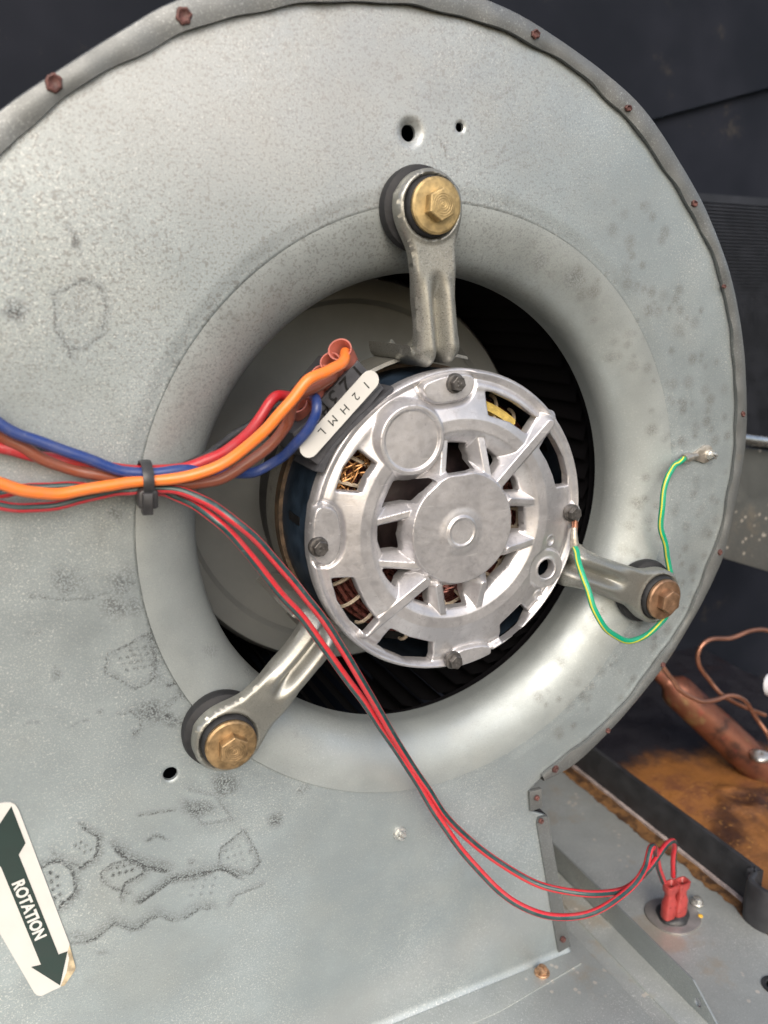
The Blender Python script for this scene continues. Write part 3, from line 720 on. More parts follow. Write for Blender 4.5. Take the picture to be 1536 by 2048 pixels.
# shield feet seen inside the lower openings
# ---- terminal block on the upper left flank
zb_ = .085
def Cb(x, y, z=zb_): return U(380+x/3.2, 540+y/3.2, z)
bl = [Cb(1062,585), Cb(1245,755), Cb(845,1270), Cb(700,1160), Cb(655,1045), Cb(730,985)]
mb = MB(); prism(mb, (0,0,0), (0,0,1), [tuple(p[:2]) for p in bl][::-1], -.22, zb_, xa=(1,0,0), bevel=.006)
bx = mb.build('terminal_block', M['block'], motor)
raised = [Cb(1080,575,.1), Cb(1165,650,.1), Cb(905,905,.1), Cb(820,830,.1)]
rr_ = [Cb(1075,578,.1), Cb(1225,735,.1), Cb(1075,900,.1), Cb(1030,905,.1), Cb(915,905,.1), Cb(835,835,.1)]
mb = MB(); prism(mb, (0,0,0), (0,0,1), [tuple(p[:2]) for p in rr_][::-1], zb_-.005, .1, xa=(1,0,0), bevel=.003); mb.build('terminal_cover', M['block'], motor)
g = [Cb(1300,745,.095), Cb(1310,762,.095), Cb(1100,960,.095), Cb(930,1130,.095), Cb(850,1300,.095), Cb(800,1290,.095), Cb(905,1130,.095), Cb(1080,940,.095)]
mb = MB(); prism(mb, (0,0,0), (0,0,1), [tuple(p[:2]) for p in g][::-1], -.1, .095, xa=(1,0,0), bevel=.004); mb.build('block_gasket', M['block'], motor)
# paper strip on the block
la, lb = Cb(1150,706,.103), Cb(762,1138,.103); dv = lb-la; L = np.linalg.norm(dv); dv /= L; pv = np.cross([0,0,1], dv)
pts = []; hw = .029
for k in range(13): t = math.pi/2+math.pi*k/12; pts.append((-.0+hw*math.cos(t), hw*math.sin(t)))
for k in range(13): t = -math.pi/2+math.pi*k/12; pts.append((L+hw*math.cos(t), hw*math.sin(t)))
mb = MB(); prism(mb, la, (0,0,1), pts, -.001, .0015, xa=dv); lab = mb.build('paper_strip', M['label'], motor)
def text(s, size, c, xd, n, mat, parent, name='lettering', ext=.0008, off=0., sx=1.0, font=None):
    cu = bpy.data.curves.new('t', 'FONT'); cu.body = s; cu.size = size; cu.extrude = ext; cu.offset = off; cu.align_x = 'CENTER'; cu.align_y = 'CENTER'; cu.resolution_u = 3
    to = bpy.data.objects.new('t', cu); sc.collection.objects.link(to)
    dg = bpy.context.evaluated_depsgraph_get(); me = bpy.data.meshes.new_from_object(to.evaluated_get(dg))
    bpy.data.objects.remove(to); xd = np.array(xd, float); xd /= np.linalg.norm(xd); n = np.array(n, float); yd = np.cross(n, xd)
    base = np.array(c, float)-(np.array(wloc(parent)) if parent is not None else 0)
    for v in me.vertices:
        p = base+xd*v.co.x*sx+yd*v.co.y+n*v.co.z; v.co = Vector(p)
    me.materials.clear(); o = finish(name, me, mat, parent, 35); o['label'] = None if False else s; del o['label']; return o
for ch, x, y in (('1',1128,735),('2',1060,808),('H',988,890),('M',912,962),('L',843,1035)):
    text(ch, .036, Cb(x, y, .1045), dv, (0,0,1), M['ink'], motor, 'printed_letter', .0005, 0)
for ch, x, y, s in (('1',1075,650,.07),('2',1003,735,.075),('3',925,820,.075),('4',862,905,.07),('5',800,980,.05)):
    text(ch, s, Cb(x, y, .1 if y < 850 else zb_), dv, (0,0,1), M['blacktxt'], motor, 'moulded_numeral', .0018, .0)

# ================================================================== MOUNTING ARMS
def make_arm(ang_deg, boltm, label, rlen=.0, tw=0., rb=.98):
    A = math.radians(ang_deg); er = np.array([math.cos(A), math.sin(A), 0.]); et = np.array([-math.sin(A), math.cos(A), 0.])
    c0 = er*rb
    root = thing('mounting_arm', tuple(c0), label, 'motor arm', 'arms holding the motor in the inlet')
    # rubber mount
    mb = MB(); lathe(mb, c0, (0,0,1), [(.115,-.02),(.124,.0),(.126,.018),(.122,.034),(.100,.046),(.094,.058),(.094,.078)], 56, caps=False); mb.build('rubber_base', M['rubber'], root)
    mb = MB(); lathe(mb, c0, (0,0,1), [(.086,.06),(.086,.100),(.083,.109),(.078,.113),(.04,.113)], 56, caps=False); mb.build('rubber_collar', M['rubber'], root)
    # flattened strap with two beads, unrolled coordinates: s from the bolt inwards, t across
    s_end = .40; rad = .060
    def sdf(S, T):
        d = np.hypot(S, T)-.106
        wd = .071+.004*np.cos(S*9)+.012*sstep(.3, .5, S)
        strap = np.maximum(np.abs(T)-wd, np.maximum(S-1.0, -S-.02))
        d = smin(d, strap, .05); return np.maximum(d, .085-np.hypot(S, T))
    def hh(S, T):
        k = sstep(.17, .27, S)*sstep(.98, .8, S)
        gro = -.040*np.exp(-(T/.018)**2)*k; rnd = -.030*k*np.clip(np.abs(T)-.040, 0, .05)/.04
        rim = .004*np.exp(-((np.hypot(S, T)-.093)/.007)**2)
        return .0+gro+rnd+.004*k+rim+.0*S
    zt = .098
    def fm(P):
        S, T, H = P[:, 0], P[:, 1], P[:, 2]
        Lf = s_end; arc = rad*math.pi/2
        a = np.clip((S-Lf)/rad, 0, math.pi/2); past = np.maximum(S-Lf-arc, 0)
        ss = np.where(S < Lf, S, Lf+rad*np.sin(a)); zz = -rad*(1-np.cos(a))-past
        zz = zz+.012*np.sin(np.clip(S/Lf, 0, 1)*math.pi)*0
        nx, nz = np.sin(a), np.cos(a)
        ss = ss+H*nx; zz = zz+H*nz
        lat = tw*np.clip(S-.1, 0, .5)**2
        p = c0[None]-er[None]*ss[:, None]+et[None]*(T+lat)[:, None]+np.array([0,0,1.])[None]*(zt+zz)[:, None]
        return p
    sdfmesh('strap', -.15, .80, -.15, .15, .0055, sdf, hh, M['arm'], root, edge=.014, drop=.012, depth=.03, fmap=fm, ang=60)
    # washer and bolt
    mb = MB(); hexbolt(mb, c0+[0,0,.122], (0,0,1), .079, .046, .044, 5, .35+A); mb.build('flange_bolt', boltm, root, 18)
    return root
rbolt = .98
make_arm(96.6, M['gold'], 'grey pressed steel motor arm held by yellow bolt above the motor')
make_arm(216.6, M['goldbrown'], 'curved motor arm held by dull gold bolt at lower left of inlet', tw=-.35)
make_arm(-23.4, M['bronze'], 'motor arm with brown tarnished bolt beside the looping green wire', tw=.0)
# band round the motor that the arms are welded to
mb = MB(); lathe(mb, (0,0,-.30), (0,0,1), [(.494,-.07),(.502,-.068),(.506,.0),(.502,.068),(.494,.07)], 128, caps=False); mb.build('clamp_band', M['arm'], motor)
p1, p2, p3 = U(735,690,-.1), U(740,745,-.1), U(905,735,-.1)
a1 = math.radians(100)
for (s0, s1) in ((101, 121), (76, 90)):
    mb = MB(); lathe(mb, (0,0,-.16), (0,0,1), [(.535,-.1),(.545,-.09),(.545,.07),(.535,.08)], 24, caps=False, a0=math.radians(s0), a1=math.radians(s1), xa=(1,0,0)); mb.build('clamp_ear', M['arm'], motor)

# ================================================================== WIRES
def wire(name, pts, rad, mat, label, cat='wire', stripe=None, group=None, seg=14, ref=None, n=12, ncol=3):
    P = [U(x, y, z) for x, y, z in pts]; path = spline(P, n); kk = np.arange(len(path)); ph = rs.uniform(0, 6, 4)
    path = path+np.stack([.0016*np.sin(kk*.21+ph[0]), .0020*np.sin(kk*.17+ph[1])+.001*np.sin(kk*.41+ph[3]), .0016*np.sin(kk*.25+ph[2])], 1)
    root = thing(name, tuple(P[0]), label, cat, group)
    mb = MB(); mats = [M[mat]]
    if stripe:
        mats.append(M[stripe]); tube(mb, path, rad, seg, lambda k, i: 1 if min(k, seg-1-k) < ncol/2 else 0, 0, ref)
    else: tube(mb, path, rad, seg)
    mb.build('insulation', mats, root, 60); return root, path
def C6(x, y): return (380+x/3.2, 540+y/3.2)
orange, _ = wire('orange_wire', [(-60,945,.15),(0,968,.14),(60,985,.13),(130,985,.12),(210,972,.11),(292,963,.11),(390,948,.13),(470,912,.16),(530,862,.19),(575,808,.21),(617,760,.21),(660,742,.19),(685,722,.15),(692,704,.09)], .0158, 'w_orange', 'thick orange wire crossing the black cable tie to the motor plug')
blue, _ = wire('blue_wire', [(-60,800,.10),(0,848,.10),(70,880,.10),(150,910,.10),(230,937,.10),(292,946,.10),(370,942,.10),(450,945,.06),(510,943,.03),(560,918,.05),(600,878,.12),(628,835,.15),(634,805,.14),(626,792,.08)], .0148, 'w_blue', 'blue wire lying above the others at the cable tie')
brown, _ = wire('brown_wire', [(-60,830,.06),(0,868,.06),(40,893,.06),(90,920,.06),(150,938,.06),(220,955,.07),(292,965,.07),(390,966,.08),(455,952,.09),(525,904,.10),(572,850,.12),(590,800,.14),(640,770,.12),(665,752,.09),(672,735,.06)], .0160, 'w_brown', 'brown wire running beneath the orange one')
red, _ = wire('red_wire', [(-60,880,.05),(0,895,.05),(60,908,.05),(130,922,.05),(200,935,.05),(292,940,.06),(370,935,.08),(430,915,.08),(480,880,.06),(520,835,.03),(545,800,.02),(565,790,.0),(585,797,-.03),(590,815,-.06)], .0158, 'w_red', 'solid red wire that hooks over near the motor plug')
black, _ = wire('black_wire', [(-60,868,.03),(0,880,.03),(60,895,.03),(150,930,.03),(290,955,.03),(400,920,.02),(440,890,.0),(490,855,-.03),(540,830,-.04),(575,815,-.03),(610,790,.02),(640,772,.05)], .0130, 'w_black', 'thin black wire rising to the plug behind the red wire')
rb1, _ = wire('red_black_wire', [(-60,1005,.08),(0,1011,.08),(60,1015,.08),(130,1008,.08),(200,990,.08),(250,980,.08),(300,978,.09),(350,981,.10),(410,1000,.14),(470,1042,.2),(530,1100,.2),(590,1165,.2),(630,1218,.2),(680,1290,.2),(720,1355,.2),(762,1430,.18),(810,1510,.14),(850,1570,.12),(890,1630,.12),(950,1690,.14),(1030,1745,.2),(1110,1778,.28),(1190,1788,.34),(1250,1778,.30),(1290,1745,.22),(1325,1700,.16),(1343,1682,.12),(1349,1690,.08),(1347,1720,.05),(1347,1752,.03)], .0128, 'w_pinkred', 'striped red wire whose dark stripe faces up, ending in the farther red connector', stripe='w_stripe', ref=(.25,.38,1), ncol=4, seg=24)
rb2, _ = wire('red_black_wire', [(-60,985,.05),(0,987,.05),(60,978,.05),(130,972,.05),(200,975,.06),(292,982,.06),(340,988,.06),(390,1010,.10),(440,1050,.16),(500,1110,.17),(560,1185,.17),(610,1245,.17),(660,1310,.18),(710,1380,.17),(755,1445,.15),(800,1510,.13),(840,1575,.12),(880,1640,.14),(930,1710,.18),(1000,1782,.24),(1070,1825,.30),(1140,1835,.34),(1210,1812,.36),(1262,1775,.34),(1290,1735,.3),(1303,1695,.26),(1310,1700,.2),(1318,1735,.12),(1326,1762,.06)], .0128, 'w_pinkred', 'striped red wire hanging lower, with the widest sag above the floor', stripe='w_stripe', ref=(-1,.45,.75), ncol=4, seg=24)
gw, _ = wire('ground_wire', [(1367,918,.030),(1350,930,.05),(1335,955,.07),(1325,1000,.08),(1322,1050,.08),(1330,1090,.07),(1338,1130,.06),(1343,1180,.05),(1335,1225,.06),(1305,1262,.14),(1258,1281,.22),(1215,1262,.26),(1188,1215,.26),(1170,1165,.22),(1155,1115,.16),(1149,1090,.11)], .0108, 'w_green', 'green and yellow earth wire looping round the right motor arm', stripe='w_yellow', ref=(-.9,.1,.6), ncol=2, seg=24, n=16)
# ring terminal and its screw on the plate
c = U(1412,908,.01); mb = MB()
pts = [(c[0]+.036*math.cos(t), c[1]+.036*math.sin(t)) for t in np.linspace(-2.3, 2.3, 22)]
tip = U(1383,914,.01); d = (tip-c)[:2]; d /= np.linalg.norm(d); q = np.array([-d[1], d[0]])
pts = [tuple(c[:2]-d*.036*math.cos(t)+q*.036*math.sin(t)) for t in np.linspace(-2.2, 2.2, 24)]
pts += [tuple(tip[:2]+q*.010), tuple(tip[:2]-q*.010)]
prism(mb, (0,0,0), (0,0,1), pts, .002, .012, xa=(1,0,0), bevel=.002); mb.build('ring_terminal', M['tin'], gw)
mb = MB(); tube(mb, [U(1392,912,.014), U(1380,914,.02), U(1375,915,.024), U(1368,918,.03)], [.013,.017,.019,.0165], 14); mb.build('crimp', M['tin'], gw)
slotted_screw('terminal_screw', U(1421,910,.014), (0,0,1), .021, M['zscrew'], gw, 1.1, .02)
mb = MB(); tube(mb, [U(1150,1040,.092), U(1149,1060,.098), U(1149,1072,.105)], .008, 8); tube(mb, [U(1146,1042,.094), U(1145,1066,.1)], .004, 6); tube(mb, [U(1154,1042,.094), U(1153,1066,.1)], .004, 6)
mb.build('bare_copper_end', M['copper'], gw)
mb = MB(); tube(mb, [U(1148,1055,.104), U(1148,1082,.112), U(1149,1092,.112)], [.010,.0155,.0165], 12); mb.build('crimp', M['tin'], gw)
# nylon boots on the plug
def boot(px, py, z, dirv, parent, r=.034, L=.075, mat='boot'):
    c = U(px, py, z); mb = MB(); dirv = np.array(dirv, float); dirv /= np.linalg.norm(dirv)
    lathe(mb, c, dirv, [(r*.92,-L*.5),(r,-L*.4),(r,L*.1),(r*.9,L*.35),(r*.98,L*.5),(r*.86,L*.5),(r*.66,L*.2),(r*.55,-L*.3)], 22, caps=False)
    return mb.build('connector_boot', M[mat], parent)
pd = -np.array(pv); pdir = np.array([pv[0], pv[1], 0]); 
if pdir[0] > 0: pdir = -pdir
up_ = pdir*.75+np.array([0,0,.65])
boot(688,716,.075, up_, orange, .036, .10); boot(668,738,.06, up_, brown, .031, .09); boot(650,762,.055, up_, black, .031, .085); boot(628,790,.06, up_, blue, .031, .085); boot(602,818,.03, up_, red, .034, .09)
# cable tie
tie = thing('cable_tie', tuple(U(293,960,.1)), 'black cable tie strapping the wire bundle at left of the inlet', 'cable tie')
ring_pts = [(-.044,.04),(-.046,.10),(-.036,.135),(0,.142),(.036,.130),(.05,.10),(.05,.06),(.03,.03),(0,.02),(-.03,.024)]
def tiepath():
    top, bot = U(292,930,.1), U(294,992,.1); ax = (bot-top); ln = np.linalg.norm(ax); ax /= ln; mid = (top+bot)/2; h = ln/2+.004
    P = []
    for k in range(41):
        t = 2*math.pi*k/40; P.append(mid*[1,1,0]+ax*h*math.cos(t)*[1,1,0]+np.array([0,0,.085+.05*math.sin(t)*(1 if abs(math.sin(t)) > 0 else 1)]))
    return np.array(P)
P = tiepath(); side = np.cross([0,0,1], (U(294,992)-U(292,930))/np.linalg.norm(U(294,992)-U(292,930)))
V = []; cen = P.mean(0)
for p in P:
    o_ = (p-cen); o_ /= np.linalg.norm(o_)
    for a, b in ((-.014,.0),(-.014,.006),(-.007,.0075),(.007,.0075),(.014,.006),(.014,.0)): V.append(p+side*a+o_*b)
F = []
for i in range(40):
    for k in range(6): F.append((i*6+k, i*6+(k+1) % 6, (i+1)*6+(k+1) % 6, (i+1)*6+k))
mesh('strap', V, F, M['tie'], tie)
hc = U(296,998,.12); ax = (U(294,1010)-U(292,930)); ax[2] = 0; ax /= np.linalg.norm(ax)
mb = MB(); prism(mb, hc-[0,0,.03], (0,0,1), [(-.022,-.025),(.022,-.025),(.026,-.018),(.026,.018),(.022,.025),(-.022,.025),(-.028,.015),(-.028,-.015)], 0, .045, xa=ax, bevel=.006); mb.build('ratchet_head', M['tie'], tie)
mb = MB(); prism(mb, U(294,1006,.13)-[0,0,.02], (0,0,1), [(-.03,-.013),(.03,-.013),(.03,.013),(-.03,.013)], .0, .04, xa=ax, bevel=.004); mb.build('cut_tail', M['tie'], tie)

# ================================================================== ROTATION LABEL
def UL(x, y, z=.006): return U(x/2.4774, 1540+y/2.4774, z)
def flat(name, pts, z0, z1, mat, parent=None):
    mb = MB(); P = [tuple(p[:2]) for p in pts]
    ar = sum(P[i][0]*P[(i+1) % len(P)][1]-P[(i+1) % len(P)][0]*P[i][1] for i in range(len(P)))
    if ar < 0: P = P[::-1]
    prism(mb, (0,0,0), (0,0,1), P, z0, z1, xa=(1,0,0)); return mb.build(name, mat, parent)
rot = thing('rotation_label', tuple(UL(180,700)), 'white sticker with dark arrow reading ROTATION on the housing', 'label')
flat('paper', [UL(*p) for p in ((-330,240),(-300,220),(20,162),(50,160),(75,170),(92,195),(345,862),(335,900),(372,975),(368,990),(320,1062),(290,1078),(205,1118),(185,1115),(170,1103))], .003, .0075, M['label'], rot)
flat('torn_corner', [UL(*p) for p in ((345,865),(374,975),(370,992),(318,1066),(300,1070),(330,1000),(342,930),(335,900))], .0075, .0088, M['peel'], rot)
tw_ = [(58,178),(126,360),(92,417),(290,912),(334,896),(297,1064),(155,974),(203,962),(0,468),(-45,370),(-60,300)]
flat('arrow', [UL(*p) for p in ((56,178),(126,360),(92,417),(290,912),(334,896),(297,1064),(155,974),(203,962),(5,478),(-90,400))], .0075, .0090, M['greenink'], rot)
ta, tb = UL(95,575,.0095), UL(193,815,.0095)
text('ROTATION', .046, UL(143,696,.0094), tb-ta, (0,0,1), M['whiteink'], rot, 'lettering', .0006, .0016, .94)

# ================================================================== FLOOR AND CABINET
def box(mb, x0, x1, y0, y1, z0, z1, bevel=.0):
    prism(mb, (0,y0,0), (0,1,0), [(x0,-z1),(x1,-z1),(x1,-z0),(x0,-z0)], 0, y1-y0, xa=(1,0,0), bevel=bevel)
mb = MB(); x0 = BX+.122
box(mb, BX-.1, BX+.94, FL-.03, FL, -2.0, 2.2); fl = mb.build('floor', M['floor'], None); tag(fl, 'galvanised sheet floor under the blower', None, None, 'structure')
mb = MB(); box(mb, -2.9, BX+.120, FL-.012, FL+.0015+.006-.006, -.1, 2.2)
mb = MB(); prism(mb, (0,FL+.001,0), (0,1,0), [(-2.9,-2.2),(BX+.116,-2.2),(BX+.116,.1),(-2.9,.1)], -.02, .007, xa=(1,0,0), bevel=.003)
fs = mb.build('floor_panel', M['floor'], None); tag(fs, 'flat galvanised sheet in front of the housing foot', None, None, 'structure')
# upright angle bracket
ang_ = thing('angle_bracket', (BX+.30, FL, 0), 'upright galvanised strip with clipped end and one hole on the floor', 'bracket')
hb = .13; xb = BX+.302
def strip_sdf(S, H):
    P = [(-1.7,0),(.60,0),(.60,.02),(.44,hb),(-1.7,hb)]
    return np.maximum(sd_poly(S, H, P), .017-np.hypot((S-.475)/1.0, H-.055))
def bmap(P): return np.stack([xb+0*P[:, 0]-P[:, 2], FL+P[:, 1], P[:, 0]], -1)
sdfmesh('upright', -1.7, .62, -.005, .14, .0042, strip_sdf, lambda X, Y: 0*X+.004*np.sin(X*3), M['bracket'], ang_, edge=.004, drop=.001, depth=.008, fmap=bmap)
mb = MB(); box(mb, xb-.11, xb, FL+.001, FL+.010, -1.7, .9, .002); mb.build('foot', M['floor'], ang_)
# black drain pan
pan = thing('drain_pan', (BX+1.4, FL, -.4), 'black drain pan with rusty orange inside at lower right', 'drain pan')
XP = BX+.97; HP = .205
path = [(XP,-2.0),(XP,-.9),(XP,.08),(XP-.004,.12),(XP-.03,.145),(XP-.075,.165),(XP-.095,.20),(XP-.09,.27),(XP-.05,.32),(XP+.03,.34),(XP+.5,.35),(XP+1.2,.35)]
ps = spline([(a, 0, b) for a, b in path], 6)[:, [0, 2]]
mb = MB(); prof = [(.0,-.02),(.0,.19),(.004,.202),(.012,HP),(.022,HP),(.030,.200),(.034,.19),(.034,-.02)]
V = []
for i, p in enumerate(ps):
    tg = ps[min(i+1, len(ps)-1)]-ps[max(i-1, 0)]; tg /= np.linalg.norm(tg); nr = np.array([tg[1], -tg[0]])
    for d, h in prof: q = p+nr*d; V.append((q[0], FL+h, q[1]))
n_ = len(prof); F = [(i*n_+k, i*n_+k+1, (i+1)*n_+k+1, (i+1)*n_+k) for i in range(len(ps)-1) for k in range(n_-1)]
mesh('pan_wall', V, F, M['pan'], pan)
def panbed(u, v):
    X = XP+.02+1.9*u; Z = -2.05+2.38*v
    H = FL+.055+.02*np.exp(-((np.hypot(X-XP-.55, Z+.42)-.10)/.03)**2)+.012*np.sin(X*5+2*np.sin(Z*4))
    return np.stack([X, H, Z], -1)
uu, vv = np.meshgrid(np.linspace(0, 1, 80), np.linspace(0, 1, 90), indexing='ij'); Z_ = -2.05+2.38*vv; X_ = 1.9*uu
gridmesh('pan_bed', panbed, 80, 90, M['rustpan'], pan, 60, dict(far_shade=sstep(-.35, -1.15, Z_-.35*X_+.25)*.8))  # mask for the painted shade over the far side of the pan bed
mb = MB(); box(mb, XP-.022, XP-.004, FL, FL+.02, -2.0, .12, .004); mb.build('seam_strip', M['panedge'], pan)
def rstrip(u, v):
    Z = -2.0+2.5*v; ed = XP-.085+.010*np.sin(Z*3.1+1)+.008*np.sin(Z*11+3*np.sin(Z*4))+.006*np.sin(Z*37+4*np.sin(Z*9))+.004*np.sin(Z*83+5*np.sin(Z*23)); X = ed+(XP+.02-ed)*u
    if_ = FL+.0025+.006*np.sin(u*3.14)*(1+.4*np.sin(Z*30))
    return np.stack([X, if_, Z], -1)
gridmesh('rust_margin', rstrip, 10, 200, M['ruststain'], pan, 80)
# epoxy terminal disc with two red connectors
gc = UF(1345,1832,.0)
disc = thing('heater_terminal', tuple(gc), 'grey metal disc with black epoxy centre on the floor', 'terminal disc')
mb = MB(); pts = []
for k in range(44):
    t = 2*math.pi*k/44; r = .118*(1+.05*math.cos(2*t+.4)+.035*math.cos(3*t)+.05*math.exp(-((t-5.4)/.35)**2)); pts.append((r*math.cos(t), r*math.sin(t)))
prism(mb, gc, (0,1,0), pts, .0005, .009, xa=(1,0,0), bevel=.004); mb.build('metal_disc', M['plategrey'], disc)
mb = MB(); V = []; N = 40
for j, (f, h) in enumerate(((1,.007),(.96,.018),(.8,.028),(.5,.034),(.2,.034),(0,.035))):
    for k in range(N):
        t = 2*math.pi*k/N; r = .076*f*(1+.06*math.cos(2*t+1)+.04*math.sin(5*t)); V.append((gc[0]+r*math.cos(t), gc[1]+h+.003*math.sin(3*t+j), gc[2]+r*math.sin(t)))
F = [(j*N+k, j*N+(k+1) % N, (j+1)*N+(k+1) % N, (j+1)*N+k) for j in range(5) for k in range(N)]
mesh('epoxy', V, F, M['epoxy'], disc, 80)
def flag(px, py, par):
    b = UF(px, py, .02); mb = MB()
    box(mb, b[0]-.012, b[0]+.012, b[1]-.012, b[1]+.03, b[2]-.004, b[2]+.004); mb.build('blade_pin', M['tin'], par)
    prof = [(.024,.018,.018),(.027,.020,.03),(.027,.020,.085),(.019,.016,.105),(.018,.015,.125),(.028,.021,.14),(.030,.022,.165),(.022,.017,.166),(.012,.010,.15)]
    V = []; N = 16
    for a, c_, h in prof:
        for k in range(N):
            t = 2*math.pi*k/N; ct, st = math.cos(t), math.sin(t); e = .55
            V.append((b[0]+1.2*a*math.copysign(abs(ct)**e, ct), b[1]+h*1.18-.01, b[2]+1.2*c_*math.copysign(abs(st)**e, st)))
    F = [(j*N+k, j*N+(k+1) % N, (j+1)*N+(k+1) % N, (j+1)*N+k) for j in range(len(prof)-1) for k in range(N)]
    mesh('spade_connector', V, F, M['redboot'], par, 50)
    return b
flag(1335,1838,rb2); flag(1357,1832,rb1)
slotted_screw('disc_screw', UF(1394,1805,.010), (0,1,0), .030, M['zscrew'], disc, .2)
mb = MB(); lathe(mb, UF(1401,1832,.009), (0,1,0), [(.011,0),(.010,.003),(.006,.0045),(0,.005)], 20); mb.build('yellow_paint_dot', plain('yellow_paint', (.7,.42,.05), .5), disc)

# cabinet beyond the blower
ZW = -2.0
back = thing('cabinet_wall', (0, 0, ZW), 'dark painted cabinet wall in shadow behind the blower', 'cabinet wall')
a_, b_ = U(1260,250,ZW), U(1536,175,ZW); sl_ = (b_-a_)[1]/(b_-a_)[0]
def ly(x): return a_[1]+sl_*(x-a_[0])
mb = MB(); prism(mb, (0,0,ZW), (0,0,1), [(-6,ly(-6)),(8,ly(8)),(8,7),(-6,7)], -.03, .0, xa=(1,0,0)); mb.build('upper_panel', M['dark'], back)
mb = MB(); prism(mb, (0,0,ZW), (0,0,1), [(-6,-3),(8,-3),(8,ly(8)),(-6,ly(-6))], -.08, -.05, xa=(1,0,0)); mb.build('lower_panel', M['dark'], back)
coil = thing('evaporator_coil', tuple(U(1500,600,-1.7)), 'dark finned coil face behind the right edge of the housing', 'coil')
# fins run with the cabinet, slightly falling to the right
zc = -1.75
mb = MB()
f0, f1 = U(1380,400,zc), U(1536,880,zc)
N = 75
for k in range(N):
    y = f1[1]+(f0[1]-f1[1])*k/(N-1); x0_, x1_ = f0[0]-.5, f1[0]+1.6
    prism(mb, (0,y,zc), (0,0,1), [(x0_,-.006),(x1_,-.006),(x1_,.006),(x0_,.006)], -.03, .0, xa=(1,0,0))
fo = mb.build('fins', M['darkribs'], coil); fo['kind'] = 'stuff'
mb = MB(); prism(mb, (0,0,zc-.05), (0,0,1), [(f0[0]-.5,f1[1]-.05),(f1[0]+1.6,f1[1]-.05),(f1[0]+1.6,f0[1]+.05),(f0[0]-.5,f0[1]+.05)], 0, .01, xa=(1,0,0)); mb.build('coil_case', M['darkribs'], coil)
# threaded rod and galvanised cross panel
zr = -.9
rod = thing('ribbed_hose', tuple(U(1500,880,zr)), 'bright ribbed metal tube at the right edge above the grey panel', 'tube')
mb = MB(); A_, B_ = U(1440,872,zr), U(1700,905,zr)
n_ = 90; P = [A_+(B_-A_)*k/(n_-1) for k in range(n_)]; tube(mb, P, [.028+.0035*(k % 2) for k in range(n_)], 20); mb.build('corrugated_tube', plain('bright_steel', (.6,.6,.58), .22, .9), rod)
pn = thing('cross_panel', tuple(U(1500,1000,-.98)), 'mottled grey galvanised panel at the right edge', 'panel')
mb = MB(); q = [U(*p, -.98) for p in ((1380,880),(1700,925),(1700,1185),(1536,1143),(1380,1096))]
prism(mb, (0,0,-.98), (0,0,1), [tuple(p[:2]) for p in q][::-1], -.03, 0, xa=(1,0,0), bevel=.004); mb.build('sheet', M['backsteel'], pn)
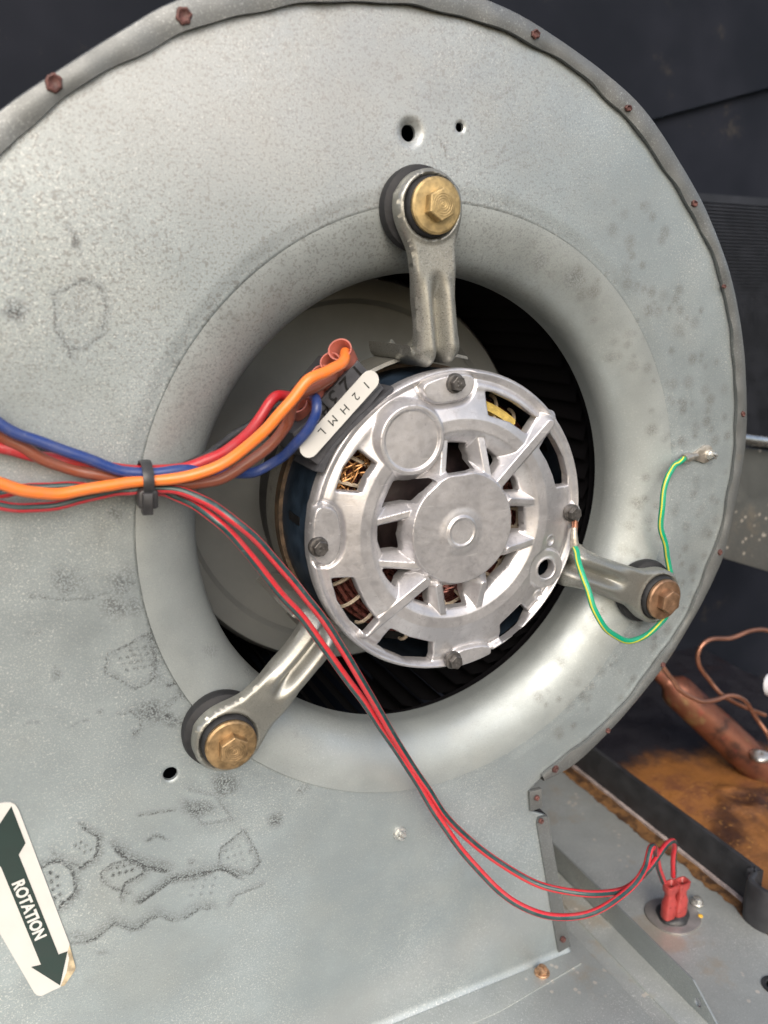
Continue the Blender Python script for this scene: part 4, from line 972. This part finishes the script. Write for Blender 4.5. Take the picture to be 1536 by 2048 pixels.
# filter drier and capillary tubes
zd = -.72
dr = thing('filter_drier', tuple(U(1440,1450,zd)), 'fat copper filter drier with solder blob lying over the rusty pan', 'filter drier')
A_, B_ = U(1322,1352,zd-.18), U(1580,1590,zd+.25)
dd = B_-A_; Ld = np.linalg.norm(dd)
mb = MB(); lathe(mb, A_, dd, [(.0,.0),(.035,.0),(.04,.03),(.05,.06),(.088,.10),(.097,.14),(.098,.3),(.1,Ld*.6),(.098,Ld*.85),(.08,Ld*.95),(.05,Ld)], 40); mb.build('drier_body', M['drier'], dr)
mb = MB(); tube(mb, [A_-dd/Ld*.3, A_-dd/Ld*.1, A_+dd/Ld*.05], .042, 16); mb.build('inlet_stub', M['drier'], dr)
mb = MB(); sb = U(1521,1512,zd+.22)
V = []; N = 20
for j in range(9):
    th = math.pi*j/8
    for k in range(N):
        t = 2*math.pi*k/N; r = .060*math.sin(th)*(1+.12*math.sin(3*t)); V.append((sb[0]+r*math.cos(t), sb[1]+.03*math.cos(th)*(1+.2*math.sin(2*t)), sb[2]+r*math.sin(t)))
F = [(j*N+k, j*N+(k+1) % N, (j+1)*N+(k+1) % N, (j+1)*N+k) for j in range(8) for k in range(N)]
mesh('solder_blob', V, F, M['solder'], dr, 80)
def cap(pts, label, r=.0125):
    P = [U(x, y, z) for x, y, z in pts]; mb = MB(); tube(mb, spline(P, 10), r, 12); o = mb.build('capillary_tube', M['copper'], None, 60); return tag(o, label, 'copper tube')
cap([(1590,1300,-.75),(1552,1272,-.75),(1530,1260,-.75),(1500,1262,-.75),(1462,1276,-.75),(1420,1279,-.75),(1398,1300,-.75),(1398,1330,-.75),(1420,1362,-.74),(1445,1390,-.7),(1480,1410,-.7),(1530,1430,-.7)], 'thin copper tube bent in a hook below the grey cross panel')
cap([(1325,1333,-.62),(1345,1360,-.6),(1362,1382,-.58),(1400,1402,-.55),(1430,1400,-.55),(1462,1391,-.55),(1490,1402,-.55),(1512,1435,-.55),(1536,1470,-.5),(1545,1500,-.5)], 'thin copper tube lying along the top of the filter drier')
cap([(1480,1715,-.38),(1500,1728,-.38),(1525,1722,-.36),(1560,1698,-.32),(1600,1660,-.3)], 'thick copper pipe curving out of the rusty pan at the right edge', .034)
bl_ = thing('white_cap', tuple(U(1560,1375,-.6)), 'white rounded cap just entering at the right edge', 'cap')
mb = MB(); lathe(mb, U(1572,1375,-.6), (0.3,.2,1), [(.065,-.1),(.068,0),(.06,.03),(.04,.045),(0,.05)], 32); mb.build('cap_shell', M['white'], bl_)
mb = MB(); lathe(mb, UF(1549,1972,0.001), (0,1,0), [(.05,.0),(.05,.004),(.035,.004),(.03,-.0)], 32); o = mb.build('floor_grommet', M['rubber'], None); tag(o, 'black round grommet at the right edge of the floor', 'grommet')

# ------------------------------------------------------------------ turn everything upright
bpy.context.view_layer.update()
for o in list(sc.collection.objects):
    if o.parent is None and o not in KEEP:
        o.matrix_world = UP @ o.matrix_world
